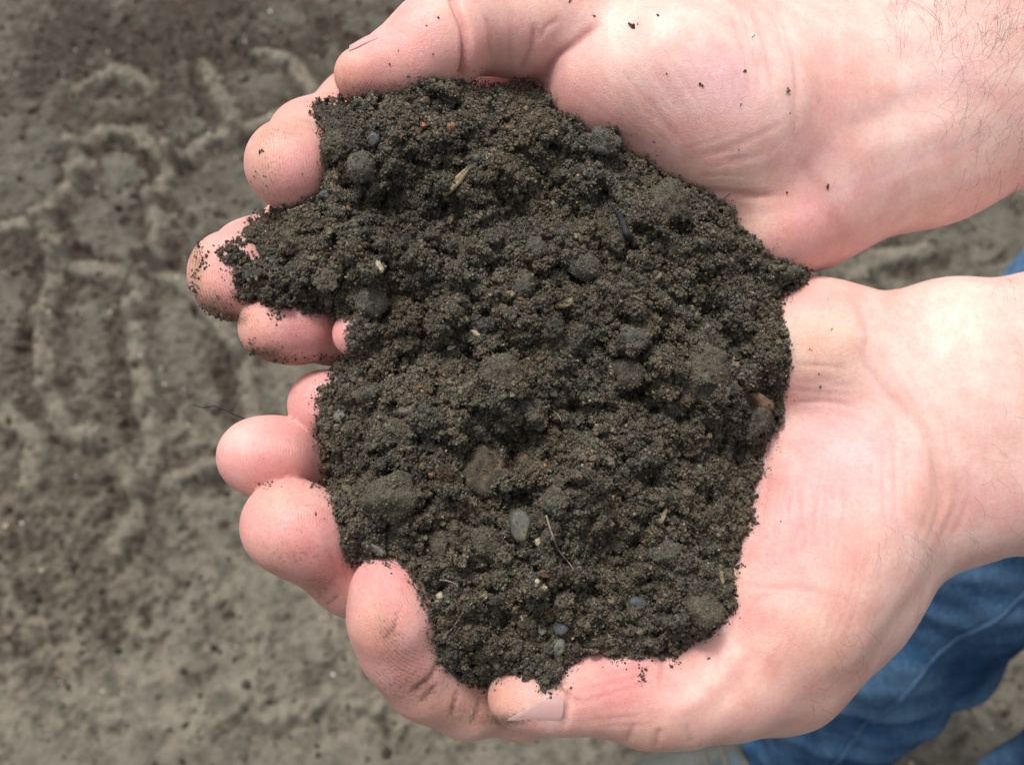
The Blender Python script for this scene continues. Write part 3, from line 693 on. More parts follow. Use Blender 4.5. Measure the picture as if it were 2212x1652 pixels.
# dirt rubbed into the finger ends
for a, b, ra, rb, w in [(455, 660, 50, 34, .34), (500, 690, 40, 18, .5), (425, 560, 16, 40, .3), (575, 765, 50, 22, .42), (640, 782, 90, 14, .3), (585, 375, 28, 60, .12), (600, 1210, 40, 50, .10), (690, 1265, 40, 30, .22), (640, 1120, 60, 70, .08), (660, 1200, 60, 20, .12),
                        (838, 1365, 26, 34, .17), (900, 1480, 70, 40, .14), (1000, 1540, 60, 30, .13), (870, 1420, 40, 40, .12), (1100, 1555, 60, 14, .38), (1190, 1470, 30, 20, .35), (800, 1500, 90, 60, .1), (760, 190, 40, 20, .18), (860, 190, 60, 16, .2), (600, 290, 60, 20, .14)]:
    dirt[FI] += w * np.exp(-((FX - a) / ra) ** 2 - ((FY - b) / rb) ** 2)
rim = np.nonzero((FX > 400) & (FX < 1800) & (FY > 150) & (FY < 1530))[0]
rd_, _ = seg_dist(FX[rim], FY[rim], np.vstack([OUT, OUT[:1]]))
dirt[FI[rim]] += .20 * np.exp(-rd_ / 11.0)
# whorls
tipm = np.zeros(len(BV))
for a, b, rx, ry, ex, cx_, cy_2 in [(740, 700, 60, 60, 1.0, 800, 690), (650, 1130, 120, 100, 1.5, 800, 1120), (860, 1320, 70, 110, .7, 930, 1230), (680, 870, 60, 60, 1.2, 760, 880), (600, 975, 110, 80, 1.6, 730, 975), (790, 170, 90, 60, 1.3, 900, 220), (620, 350, 80, 90, 1.0, 760, 340), (500, 600, 70, 90, 1.0, 590, 590), (1110, 1490, 60, 50, 1.6, 1220, 1440), (630, 700, 90, 60, 1.4, 700, 660)]:
    s = (((FX - a) / rx) ** 2 + ((FY - b) / ry) ** 2 < 2.2) & (FX < 1250)
    e = np.exp(-(((FX[s] - a) / rx) ** 2 + ((FY[s] - b) / ry) ** 2) * 1.6)
    i = FI[s]; m = e > tipm[i]; i = i[m]
    tipm[i] = e[m]; tip[i] = np.hypot(FX[s][m] - cx_, (FY[s][m] - cy_2) * ex) * 6.2832 / 6.2

person = empty('person', tuple(ground_pt(2350, 1450)))
tag(person, 'person in blue jeans holding dark soil in both cupped bare hands', 'person')
body = mesh_obj('body', W(BV), BQ, M_SKIN, person)
set_color_attr(body.data, 'tint', np.clip(tint, 0, 1)); set_float_attr(body.data, 'dirt', dirt.astype(np.float32)); set_float_attr(body.data, 'tip', tip.astype(np.float32)); set_float_attr(body.data, 'tipm', tipm.astype(np.float32))

# ---- thumbnails
M_NAIL, _t_, _b_, _N_, _L_ = nodes('nail')
_b_.inputs['Base Color'].default_value = (.56, .34, .325, 1); _b_.inputs['Roughness'].default_value = .5; _b_.inputs['Specular IOR Level'].default_value = .3; _b_.inputs['Subsurface Weight'].default_value = .5
_b_.inputs['Subsurface Radius'].default_value = (1, .4, .25); _b_.inputs['Subsurface Scale'].default_value = .0012
M_NAILTIP = mat_plain('nail_edge', (.72, .66, .55), .5, .3, .3, 900)
def fit_z(cx, cy, rad):
    """quadratic surface through the skin around a point"""
    g = np.stack(np.meshgrid(np.arange(-rad, rad + 1, 4), np.arange(-rad, rad + 1, 4)), -1).reshape(-1, 2); z = skin_z(cx + g[:, 0], cy + g[:, 1]); ok = z > z.max() - 9
    g, z = g[ok] / rad, z[ok]; A = np.column_stack([np.ones(len(g)), g, g ** 2, g[:, :1] * g[:, 1:]]); c = np.linalg.lstsq(A, z, rcond=None)[0]
    def f(px, py):
        x, y = (px - cx) / rad, (py - cy) / rad; return c[0] + c[1] * x + c[2] * y + c[3] * x * x + c[4] * y * y + c[5] * x * y
    return f
def nail(edge_a, edge_b, n, m, lift, tipw, label):
    """edge_a / edge_b: two long edges (px) running from the cuticle to the free end"""
    A, B = catmull(edge_a, n), catmull(edge_b, n); v = []
    cen = (A.mean(0) + B.mean(0)) / 2; zf = fit_z(cen[0], cen[1], 44)
    for i in range(n):
        for j in range(m):
            t = j / (m - 1); p = A[i] * (1 - t) + B[i] * t
            edge = min(t, 1 - t) * 4; cut = min(i / 3.0, 1)
            dome = min(1, edge) * cut; h = lift * (1.9 * dome - .9)
            v.append(PX(p[0], p[1], zf(p[0], p[1]) + h))
    v = np.array(v); lo = v - np.array([0, 0, .45]); f = []
    I = lambda i, j: i * m + j
    for i in range(n - 1):
        for j in range(m - 1):
            f.append((I(i, j), I(i + 1, j), I(i + 1, j + 1), I(i, j + 1)))
    K = n * m; f += [tuple(k + K for k in q[::-1]) for q in f]
    rim = [I(i, 0) for i in range(n)] + [I(n - 1, j) for j in range(1, m)] + [I(i, m - 1) for i in range(n - 2, -1, -1)] + [I(0, j) for j in range(m - 2, 0, -1)]
    for a, b in zip(rim, rim[1:] + rim[:1]): f.append((a, a + K, b + K, b))
    o = mesh_obj('nail', W(np.vstack([v, lo])), f, M_NAIL, person); o['label'] = label
    tv, tf = [], []
    rowp = v[(n - 1) * m:(n) * m]
    q, w = tube(rowp + np.array([0, 0, .05]), tipw, 6); mesh_obj('nail_edge', W(q), w, M_NAILTIP, o)
nail([(1221, 1516), (1212, 1502), (1192, 1499)], [(1219, 1548), (1196, 1568), (1094, 1556)], 16, 15, .22, .06, 'thumbnail with ragged whitish edge on the lower thumb')
nail([(834, 66), (796, 76), (756, 98)], [(826, 86), (796, 95), (754, 114)], 12, 9, .4, .05, 'pale thumbnail seen edge-on on the upper thumb')

# ---- hair on the forearms and wrist
M_HAIR, _t_, _b_, _N_, _L_ = nodes('arm_hair')
_b_.inputs['Base Color'].default_value = (.13, .085, .06, 1); _b_.inputs['Roughness'].default_value = .45
def hairs():
    g = np.random.default_rng(77); V, Fc = [], []; base_n = 0
    zones = [(1920, 2230, -20, 130, 100, (-.2, -1.0), 95), (2020, 2260, 60, 330, 110, (.1, -1), 90), (2080, 2260, 250, 420, 44, (-.5, .7), 80),
             (1890, 2040, 1130, 1215, 22, (.35, .9), 55), (1790, 1900, 1330, 1450, 14, (.6, .8), 50), (1720, 1790, 1480, 1545, 7, (.4, .9), 45),
             (2090, 2260, 600, 660, 12, (.3, -.8), 55), (2080, 2260, 860, 1160, 22, (.5, .6), 60), (2150, 2260, 700, 820, 6, (.4, .7), 60), (1480, 1560, 1565, 1605, 3, (.3, .9), 30), (1080, 1180, 1555, 1582, 4, (.2, .6), 24)]
    for x0, x1, y0, y1, n, dr, ln in zones:
        s = FI[(FX > x0) & (FX < x1) & (FY > y0) & (FY < y1)]
        if not len(s): continue
        for k in g.choice(s, n):
            p = BV[k]; nn = BN[k]
            d = np.array([dr[0], -dr[1], 0.0]); d[:2] = d[:2] / np.hypot(*d[:2]); a = g.normal(0, .5); c_, s_ = math.cos(a), math.sin(a)
            d = np.array([d[0] * c_ - d[1] * s_, d[0] * s_ + d[1] * c_, 0]); d -= nn * (d @ nn); d /= np.linalg.norm(d) + 1e-9
            side = np.cross(nn, d); cur = g.normal(0, 1.3); L_ = ln * .1 * g.uniform(.6, 1.5); m = 10
            t = np.linspace(0, 1, m)[:, None]; th = cur * t
            path = p + L_ * (np.sin(th) / (cur + 1e-6) * d + (1 - np.cos(th)) / (cur + 1e-6) * side) + nn * (L_ * .30 * np.sin(t * 2.6)) + g.normal(0, .05, 3) * t
            q, w = tube(path, np.linspace(.031, .010, m), 3, False)
            V.append(q); Fc += [tuple(i + base_n for i in r) for r in w]; base_n += len(q)
    o = mesh_obj('arm_hair', W(np.vstack(V)), Fc, M_HAIR, person); o['label'] = 'fine dark hair on the forearms and wrists'; o['kind'] = 'stuff'
hairs()

# ---- trousers and shoes, shirt (mostly or wholly out of the picture)
def loft(rings):
    n = len(rings[0]); v = np.concatenate(rings); f = []
    for i in range(len(rings) - 1):
        for j in range(n):
            k = (j + 1) % n; f.append((i * n + j, i * n + k, (i + 1) * n + k, (i + 1) * n + j))
    return v, f
def leg(ax, seed, name_seed):
    """ax: list of (world xyz, radius x, radius y) from the hem up"""
    g = np.random.default_rng(seed); n = 120; m = 260
    P = catmull([list(p) + [rx, ry] for p, rx, ry in ax], m)
    h = np.linspace(0, 1, m); th = np.arange(n) * 2 * np.pi / n
    wr = fnoise((m, n), 1.6, seed, 10, 90, 1.0); wr2 = fnoise((m, n), 1.3, seed + 1, 8, 30, 1.0)
    T, H = np.meshgrid(th, h)
    fold = np.zeros((m, n))
    for _ in range(16):                                             # slanting folds
        h0, t0, sl, w, a, ext = g.uniform(.03, .95), g.uniform(0, 6.28), g.uniform(-.10, .10), g.uniform(.008, .02), g.uniform(.003, .006), g.uniform(.4, 1.0)
        dt = (T - t0 + np.pi) % (2 * np.pi) - np.pi
        fold += a * np.exp(-((H - h0 - sl * dt) / w) ** 2 - (dt / ext) ** 2)
    long = .004 * np.cos(5 * T + 3 * np.sin(H * 9)) * np.exp(-((H - .25) / .3) ** 2)
    rr = 1 + 0
    disp = .0045 * wr + .0022 * wr2 + fold + long
    rings = []
    for i in range(m):
        c = P[i, :3]; rx, ry = P[i, 3] + disp[i], P[i, 4] + disp[i]
        rings.append(np.stack([c[0] + rx * np.cos(th), c[1] + ry * np.sin(th), np.full(n, c[2]) + .004 * np.sin(th + 1)], -1))
    inner = [np.stack([P[i, 0] + (P[i, 3] - .006) * np.cos(th), P[i, 1] + (P[i, 4] - .006) * np.sin(th), np.full(n, P[i, 2])], -1) for i in (0, 12)]
    v, f = loft([inner[1], inner[0]] + rings)
    wear = np.concatenate([np.zeros(2 * n), (.34 * fold / .008 + .10 * wr + .08 * wr2).ravel() * .6])
    return v, f, wear, rings, th
def trousers(ax, seed, label):
    v, f, wear, rings, th = leg(ax, seed, 0)
    o = mesh_obj('jeans_leg', v, f, M_DENIM, person); o['label'] = label
    set_float_attr(o.data, 'wear', wear.astype(np.float32))
    n = len(th)
    hem, hf = loft([rings[i] + np.stack([np.cos(th), np.sin(th), 0 * th], -1) * r for i, r in ((0, -.002), (0, .0035), (2, .0045), (5, .0042), (7, .0035), (7, -.002))])
    ho = mesh_obj('hem', hem, hf, M_DENIM, o); set_float_attr(ho.data, 'wear', np.full(len(hem), .30, np.float32))
    for k0 in (int(n * .70), int(n * .22)):                          # side seams
        path = np.array([r[k0] + (r[k0] - r.mean(0)) * .012 for r in rings[::4]])
        q, w = tube(path, .0016, 6); s = mesh_obj('seam', q, w, M_DENIM, o); set_float_attr(s.data, 'wear', np.full(len(q), .12, np.float32))
    return o
a0 = np.array([.232, .236, .05])
trousers([(a0, .070, .070), ((.240, .255, .17), .070, .072), ((.262, .285, .33), .082, .084), ((.300, .325, .50), .098, .098), ((.352, .347, .64), .106, .108), ((.425, .355, .78), .116, .12), ((.49, .35, .93), .125, .135)], 5, 'blue denim trouser leg, the one with its hem in view')
b0 = np.array([.335, .045, .05])
trousers([(b0, .070, .070), ((.35, .062, .15), .070, .072), ((.395, .108, .30), .082, .084), ((.438, .138, .48), .098, .098), ((.485, .16, .64), .106, .108), ((.50, .18, .78), .116, .12), ((.51, .20, .93), .125, .135)], 15, 'blue denim trouser leg at the corner of the view')

M_SHOE = mat_plain('shoe_suede', (.085, .088, .08), .85, .2, .22, 90); M_SOLE = mat_plain('shoe_sole', (.07, .07, .064), .8, .2, .3, 60); M_TRIM = mat_plain('shoe_trim', (.07, .095, .11), .6, .3, .2, 90); M_LACE = mat_plain('lace', (.12, .11, .085), .8, .2, .2, 300)
M_SHOEDARK = mat_plain('shoe_lining', (.05, .045, .045), .9, .1, .2, 90)
def shoe(c, yaw, label):
    """c: world point under the ankle; toe points along -x turned by yaw"""
    ca, sa = math.cos(yaw), math.sin(yaw)
    def xf(p): p = np.asarray(p, float); return np.stack([c[0] - p[..., 0] * ca + p[..., 1] * sa, c[1] - p[..., 0] * sa - p[..., 1] * ca, p[..., 2] + .004], -1)
    s = np.linspace(0, 1, 30); th = np.arange(28) * 2 * np.pi / 28
    L0, L1 = -.085, .205
    wid = np.interp(s, [0, .06, .2, .45, .7, .88, .96, 1], [.012, .034, .037, .038, .050, .046, .030, .006]); hgt = np.interp(s, [0, .06, .2, .36, .5, .7, .88, .96, 1], [.05, .085, .10, .105, .085, .062, .052, .040, .022])
    rings = []
    for i, t in enumerate(s):
        x = L0 + (L1 - L0) * t; y = wid[i] * np.sign(np.cos(th)) * np.abs(np.cos(th)) ** .8; z = .022 + (hgt[i] - .022) * (.5 + .5 * np.sin(th))
        z = np.where(np.sin(th) > 0, .022 + (hgt[i] - .022) * np.abs(np.sin(th)) ** .75, .022 - .004 * np.abs(np.sin(th)))
        rings.append(xf(np.stack([np.full(28, x), y, z], -1)))
    v, f = loft(rings); f.append(tuple(range(28))); f.append(tuple(28 * 29 + j for j in range(28))[::-1])
    r = empty('shoe', tuple(c)); r.parent = person; r.matrix_parent_inverse = person.matrix_world.inverted(); r['label'] = label
    mesh_obj('upper', v, f, M_SHOE, r)
    out = [(L0 + (L1 - L0) * t, w + .006) for t, w in zip(s, wid)]
    loop = np.array([(x, w) for x, w in out] + [(x, -w) for x, w in out[::-1]])
    def layer(z, k): return xf(np.column_stack([loop[:, 0] * (1 + k), loop[:, 1] * (1 + k), np.full(len(loop), z)]))
    q, w = loft([layer(.0, -.03), layer(.004, 0), layer(.026, 0), layer(.030, -.04)]); nl = len(loop); w.append(tuple(range(nl))[::-1]); w.append(tuple(3 * nl + j for j in range(nl)))
    mesh_obj('sole', q, w, M_SOLE, r)
    q, w = tube(xf(catmull([(.19, -.028, .034), (.207, 0, .036), (.19, .028, .034), (.14, .050, .034), (.08, .046, .034)], 30)), .005, 6); mesh_obj('toe_trim', q, w, M_TRIM, r)
    # tongue, collar, laces
    q, w = loft([xf(np.array([[x, -wv, z], [x, wv, z], [x, wv, z + .008], [x, -wv, z + .008]])) for x, z, wv in ((.10, .066, .018), (.06, .085, .022), (.02, .104, .026), (-.005, .135, .028))]); w += [(3, 2, 1, 0), (12, 13, 14, 15)]
    mesh_obj('tongue', q, w, M_TRIM, r)
    a = np.linspace(0, 2 * np.pi, 33); q, w = tube(xf(np.stack([-.03 + .046 * np.cos(a), .036 * np.sin(a), .104 + .012 * np.cos(a)], -1)), .008, 8, False); mesh_obj('collar', q, w, M_SHOEDARK, r)
    for k, x in enumerate((.095, .075, .055, .035)):
        z = np.interp(x, [.03, .10], [.107, .078]); q, w = tube(xf(catmull([(x, -.034, z - .016), (x + .004, -.015, z), (x, .015, z), (x + .004, .034, z - .016)], 14)), .003, 5); mesh_obj('lace', q, w, M_LACE, r)
    return r
shoe(np.array([a0[0] - .01, a0[1], 0]), math.radians(12), 'grey-tan shoe below the trouser hem')
shoe(np.array([b0[0] - .01, b0[1], 0]), math.radians(-4), 'grey-tan shoe of the other foot')

# shirt over the chest and upper arms
M_SHIRT = mat_plain('shirt_cotton', (.42, .43, .44), .9, .1, .08, 60)
def shirt():
    global AX, AY, AZ
    keep = AX, AY, AZ
    B = BONES; c, a, U = B['ch'], B['across'], B['U']
    AX = np.arange(200, 760, 9.0); AY = np.arange(-360, 480, 9.0); AZ = np.arange(-620, 190, 9.0)
    f = Field()
    for o_ in (-85, 0, 85): f.cone(c + a * o_ + U * 250, c + a * o_ - U * 170, 106, 104, 40, 60)
    for s_, e_ in ((B['shr'], B['er']), (B['shl'], B['el'])): f.cone(s_, s_ * .45 + e_ * .55, 74, 62, 30, 60)
    h = Field(); h.cone(c + U * 330, c + U * 520, 70, 80, 0, 60); f.a = np.maximum(f.a, -h.a)
    for s_, e_ in ((B['shr'], B['er']), (B['shl'], B['el'])):
        q = s_ * .42 + e_ * .58; h = Field(); h.cone(q, e_, 56, 62, 0, 60); f.a = np.maximum(f.a, -h.a)
    V, Q = surface_nets(f.a, AX, AY, AZ); V = relax(V, Q, 3, .5)
    AX, AY, AZ = keep
    o = mesh_obj('shirt', W(V), Q, M_SHIRT, person); o['label'] = 'plain grey short-sleeved shirt'
shirt()

# ----------------------------------------------------------------- the handful of soil
SS = 3.4                                        # raster step in px (about a third of a millimetre)
sx = np.arange(440, 1800, SS); sy = np.arange(150, 1520, SS)
SX, SY = np.meshgrid(sx, sy, indexing='ij')
def inside(px, py, poly):
    r = np.zeros(np.shape(px), bool); n = len(poly)
    for i in range(n):
        (x1, y1), (x2, y2) = poly[i], poly[(i + 1) % n]
        c = (y1 > py) != (y2 > py)
        r ^= c & (px < (x2 - x1) * (py - y1) / (y2 - y1 + 1e-12) + x1)
    return r
jit = 8.0                                        # ragged rim
JX = SX + jit * fnoise(SX.shape, .9, 21, 12, 70, SS); JY = SY + jit * fnoise(SX.shape, .9, 22, 12, 70, SS)
IN = inside(JX, JY, OUT)
dist, _ = seg_dist(JX, JY, np.vstack([OUT, OUT[:1]]))
SD = np.where(IN, dist, -dist)
# rim height follows the skin just outside the rim
per = []
for a, b in zip(OUT, np.roll(OUT, -1, 0)):
    for t in np.arange(0, 1, 8 / max(8, np.linalg.norm(b - a))): per.append(a + (b - a) * t)
per = np.array(per); tg = np.roll(per, -2, 0) - np.roll(per, 2, 0); nr = np.stack([tg[:, 1], -tg[:, 0]], -1); nr /= np.linalg.norm(nr, axis=1)[:, None] + 1e-9
zp = np.max([skin_z(per[:, 0] + nr[:, 0] * o, per[:, 1] + nr[:, 1] * o) for o in (2, 6, 10)], 0)
bad = (zp < -34); idx = np.arange(len(per))
zp[bad] = np.interp(idx[bad], idx[~bad], zp[~bad], period=len(per))
kern = np.hanning(13); kern /= kern.sum(); zp = np.convolve(np.r_[zp[-6:], zp, zp[:6]], kern, 'valid')
zp = np.clip(zp, -26, 2)
# stretch a membrane over the rim
cs = 14; cx_ = np.arange(430, 1810, cs); cy_ = np.arange(140, 1530, cs)
mem = np.full((len(cx_), len(cy_)), zp.mean()); fix = np.zeros(mem.shape, bool)
i_ = ((per[:, 0] - cx_[0]) / cs).round().astype(int); j_ = ((per[:, 1] - cy_[0]) / cs).round().astype(int)
sm = np.zeros(mem.shape); sc_ = np.zeros(mem.shape); np.add.at(sm, (i_, j_), zp); np.add.at(sc_, (i_, j_), 1)
fix = sc_ > 0; mem[fix] = sm[fix] / sc_[fix]
for _ in range(2600):
    q = np.pad(mem, 1, mode='edge'); m2 = (q[:-2, 1:-1] + q[2:, 1:-1] + q[1:-1, :-2] + q[1:-1, 2:]) / 4
    mem = np.where(fix, mem, m2)
def bilin(g, x0, y0, st, px, py):
    u = np.clip((px - x0) / st, 0, g.shape[0] - 1.001); v = np.clip((py - y0) / st, 0, g.shape[1] - 1.001)
    i, j = u.astype(int), v.astype(int); a, b = u - i, v - j
    return g[i, j] * (1 - a) * (1 - b) + g[i + 1, j] * a * (1 - b) + g[i, j + 1] * (1 - a) * b + g[i + 1, j + 1] * a * b
base = bilin(mem, cx_[0], cy_[0], cs, SX, SY)
dp = np.clip(SD, 0, None)
base = base + 2.2 * (1 - np.exp(-dp / 16.0)) + 9.0 * (1 - np.exp(-(dp / 190.0) ** 1.3)) + np.where(SD < 0, SD * 0.16, 0)
base += (2.0 * fnoise(SX.shape, 1.5, 31, 90, 420, SS) + 0.9 * fnoise(SX.shape, 1.3, 32, 40, 110, SS)) * (1 - np.exp(-dp / 60))
for (a, b, ra, rb, h) in [(640, 560, 130, 100, 3.5), (790, 650, 60, 60, -4.0), (930, 270, 200, 70, 2.0), (840, 520, 40, 120, -2.0), (1090, 470, 260, 40, -1.5), (1520, 800, 70, 70, 2.5),
                          (1100, 830, 80, 60, 2.5), (850, 1090, 90, 80, 2), (1040, 960, 140, 30, -1.5), (1440, 430, 90, 60, 2), (1500, 1310, 100, 70, 2), (1150, 1380, 150, 60, -2.0), (1360, 1250, 50, 60, -1.5), (1290, 1060, 60, 200, 1.2)]:
    base += h * np.exp(-((SX - a) / ra) ** 2 - ((SY - b) / rb) ** 2) * (1 - np.exp(-dp / 30))
# lumps built of lumps: overlapping grains of falling size
top = base.copy()
def splat(n, rlo, rhi, sink, seed):
    global top
    g = np.random.default_rng(seed)
    px = g.uniform(450, 1760, n * 2); py = g.uniform(165, 1500, n * 2)
    ii = ((px - sx[0]) / SS).astype(int).clip(0, len(sx) - 1); jj = ((py - sy[0]) / SS).astype(int).clip(0, len(sy) - 1)
    ok = SD[ii, jj] > rlo * 0.5; px, py, ii, jj = px[ok][:n], py[ok][:n], ii[ok][:n], jj[ok][:n]
    r = rlo * (rhi / rlo) ** g.random(len(px)) ** 1.6
    r = np.minimum(r, SD[ii, jj] + 10)
    ref = top.copy()
    for a, b, i, j, q in zip(px, py, ii, jj, r):
        w = int(q / SS) + 1
        i0, i1, j0, j1 = max(i - w, 0), i + w + 1, max(j - w, 0), j + w + 1
        d2 = ((SX[i0:i1, j0:j1] - a) ** 2 + (SY[i0:i1, j0:j1] - b) ** 2) / (q * q)
        h = np.sqrt(np.clip(1 - d2, 0, 1)) * q * 0.1 * 0.85
        v = top[i0:i1, j0:j1]
        z0 = ref[i, j] - sink * q * 0.1
        np.maximum(v, np.where(d2 < 1, z0 + h, -99), out=v)
def clumps(n, R_lo, R_hi, r_lo, r_hi, m, seed):
    """irregular aggregates: bunches of unequal grains"""
    global top
    g = np.random.default_rng(seed); ref = top.copy(); k = 0
    while k < n:
        a, b = g.uniform(450, 1760), g.uniform(165, 1500); i, j = int((a - sx[0]) / SS), int((b - sy[0]) / SS)
        if i >= len(sx) or j >= len(sy) or SD[i, j] < R_lo * .6: continue
        k += 1; Rr = min(g.uniform(R_lo, R_hi), SD[i, j] + 8); st_ = g.uniform(.6, 1.6); an = g.uniform(0, 3.14)
        for _ in range(int(m * g.uniform(.6, 1.5))):
            u, w_ = g.normal(0, .5, 2) * Rr * np.array([st_, 1 / st_]); x = a + u * math.cos(an) - w_ * math.sin(an); y = b + u * math.sin(an) + w_ * math.cos(an); q = g.uniform(r_lo, r_hi)
            ii, jj = int((x - sx[0]) / SS), int((y - sy[0]) / SS)
            if ii < 8 or jj < 8 or ii >= len(sx) - 8 or jj >= len(sy) - 8 or SD[ii, jj] < 2: continue
            w = int(q / SS) + 1; i0, i1, j0, j1 = max(ii - w, 0), ii + w + 1, max(jj - w, 0), jj + w + 1
            d2 = ((SX[i0:i1, j0:j1] - x) ** 2 + (SY[i0:i1, j0:j1] - y) ** 2) / (q * q); hh = math.exp(-(u * u + w_ * w_) / (Rr * Rr)) * Rr * .055
            v = top[i0:i1, j0:j1]; np.maximum(v, np.where(d2 < 1, ref[ii, jj] + hh - q * .05 + np.sqrt(np.clip(1 - d2, 0, 1)) * q * .085, -99), out=v)
top += (.75 * fnoise(SX.shape, 1.2, 33, 16, 60, SS)) * (1 - np.exp(-dp / 30))
clumps(110, 26, 60, 8, 20, 16, 41); clumps(520, 12, 28, 5, 11, 9, 42); splat(1500, 5, 13, 0.35, 43); splat(9000, 3.5, 7, 0.2, 44)
gp = np.random.default_rng(46)                                     # gaps between the aggregates
for _ in range(620):
    a, b, q, dpt = gp.uniform(470, 1740), gp.uniform(180, 1490), gp.uniform(6, 19), gp.uniform(1.0, 3.2)
    i, j = int((a - sx[0]) / SS), int((b - sy[0]) / SS); w = int(q * 2.2 / SS) + 1
    if i < w or j < w or i >= len(sx) - w or j >= len(sy) - w or SD[i, j] < 16: continue
    sl2 = (slice(i - w, i + w + 1), slice(j - w, j + w + 1)); st_ = gp.uniform(.6, 1.5)
    top[sl2] -= dpt * np.exp(-(((SX[sl2] - a) * st_) ** 2 + ((SY[sl2] - b) / st_) ** 2) / (q * q))
top += np.where(SD > 0, 0.12 * fnoise(SX.shape, 0.5, 45, 7, 30, SS), 0)
def soil_z(px, py): return bilin(top, sx[0], sy[0], SS, np.asarray(px, float), np.asarray(py, float))
def soil_sd(px, py): return bilin(SD, sx[0], sy[0], SS, np.asarray(px, float), np.asarray(py, float))

def build_soil():
    keep = SD > -6.0
    cell = keep[:-1, :-1] & keep[1:, :-1] & keep[1:, 1:] & keep[:-1, 1:]
    idm = np.full(SX.shape, -1); used = np.zeros(SX.shape, bool)
    used[:-1, :-1] |= cell; used[1:, :-1] |= cell; used[1:, 1:] |= cell; used[:-1, 1:] |= cell
    n = used.sum(); idm[used] = np.arange(n)
    vt = PX(SX[used], SY[used], top[used])
    under = np.minimum(top - 0.6, base - 1.0 - 9.0 * (1 - np.exp(-np.clip(SD + 6, 0, None) / 60)))
    vb = PX(SX[used], SY[used], under[used])
    ci, cj = np.nonzero(cell)
    q = np.stack([idm[ci, cj], idm[ci, cj + 1], idm[ci + 1, cj + 1], idm[ci + 1, cj]], -1)
    cp = np.pad(cell, 1); side = []
    for di, dj, a, b in ((-1, 0, (0, 1), (0, 0)), (1, 0, (1, 0), (1, 1)), (0, -1, (0, 0), (1, 0)), (0, 1, (1, 1), (0, 1))):
        e = ~cp[ci + 1 + di, cj + 1 + dj]
        A = idm[ci[e] + a[0], cj[e] + a[1]]; B = idm[ci[e] + b[0], cj[e] + b[1]]
        side.append(np.stack([A, B, B + n, A + n], -1))
    f = np.concatenate([q, q[:, ::-1] + n] + side)
    o = mesh_obj('soil_heap', W(np.concatenate([vt, vb])), f, M_SOIL, smooth=True)
    tag(o, 'heap of dark crumbly soil filling the two cupped hands', 'soil', kind='stuff')

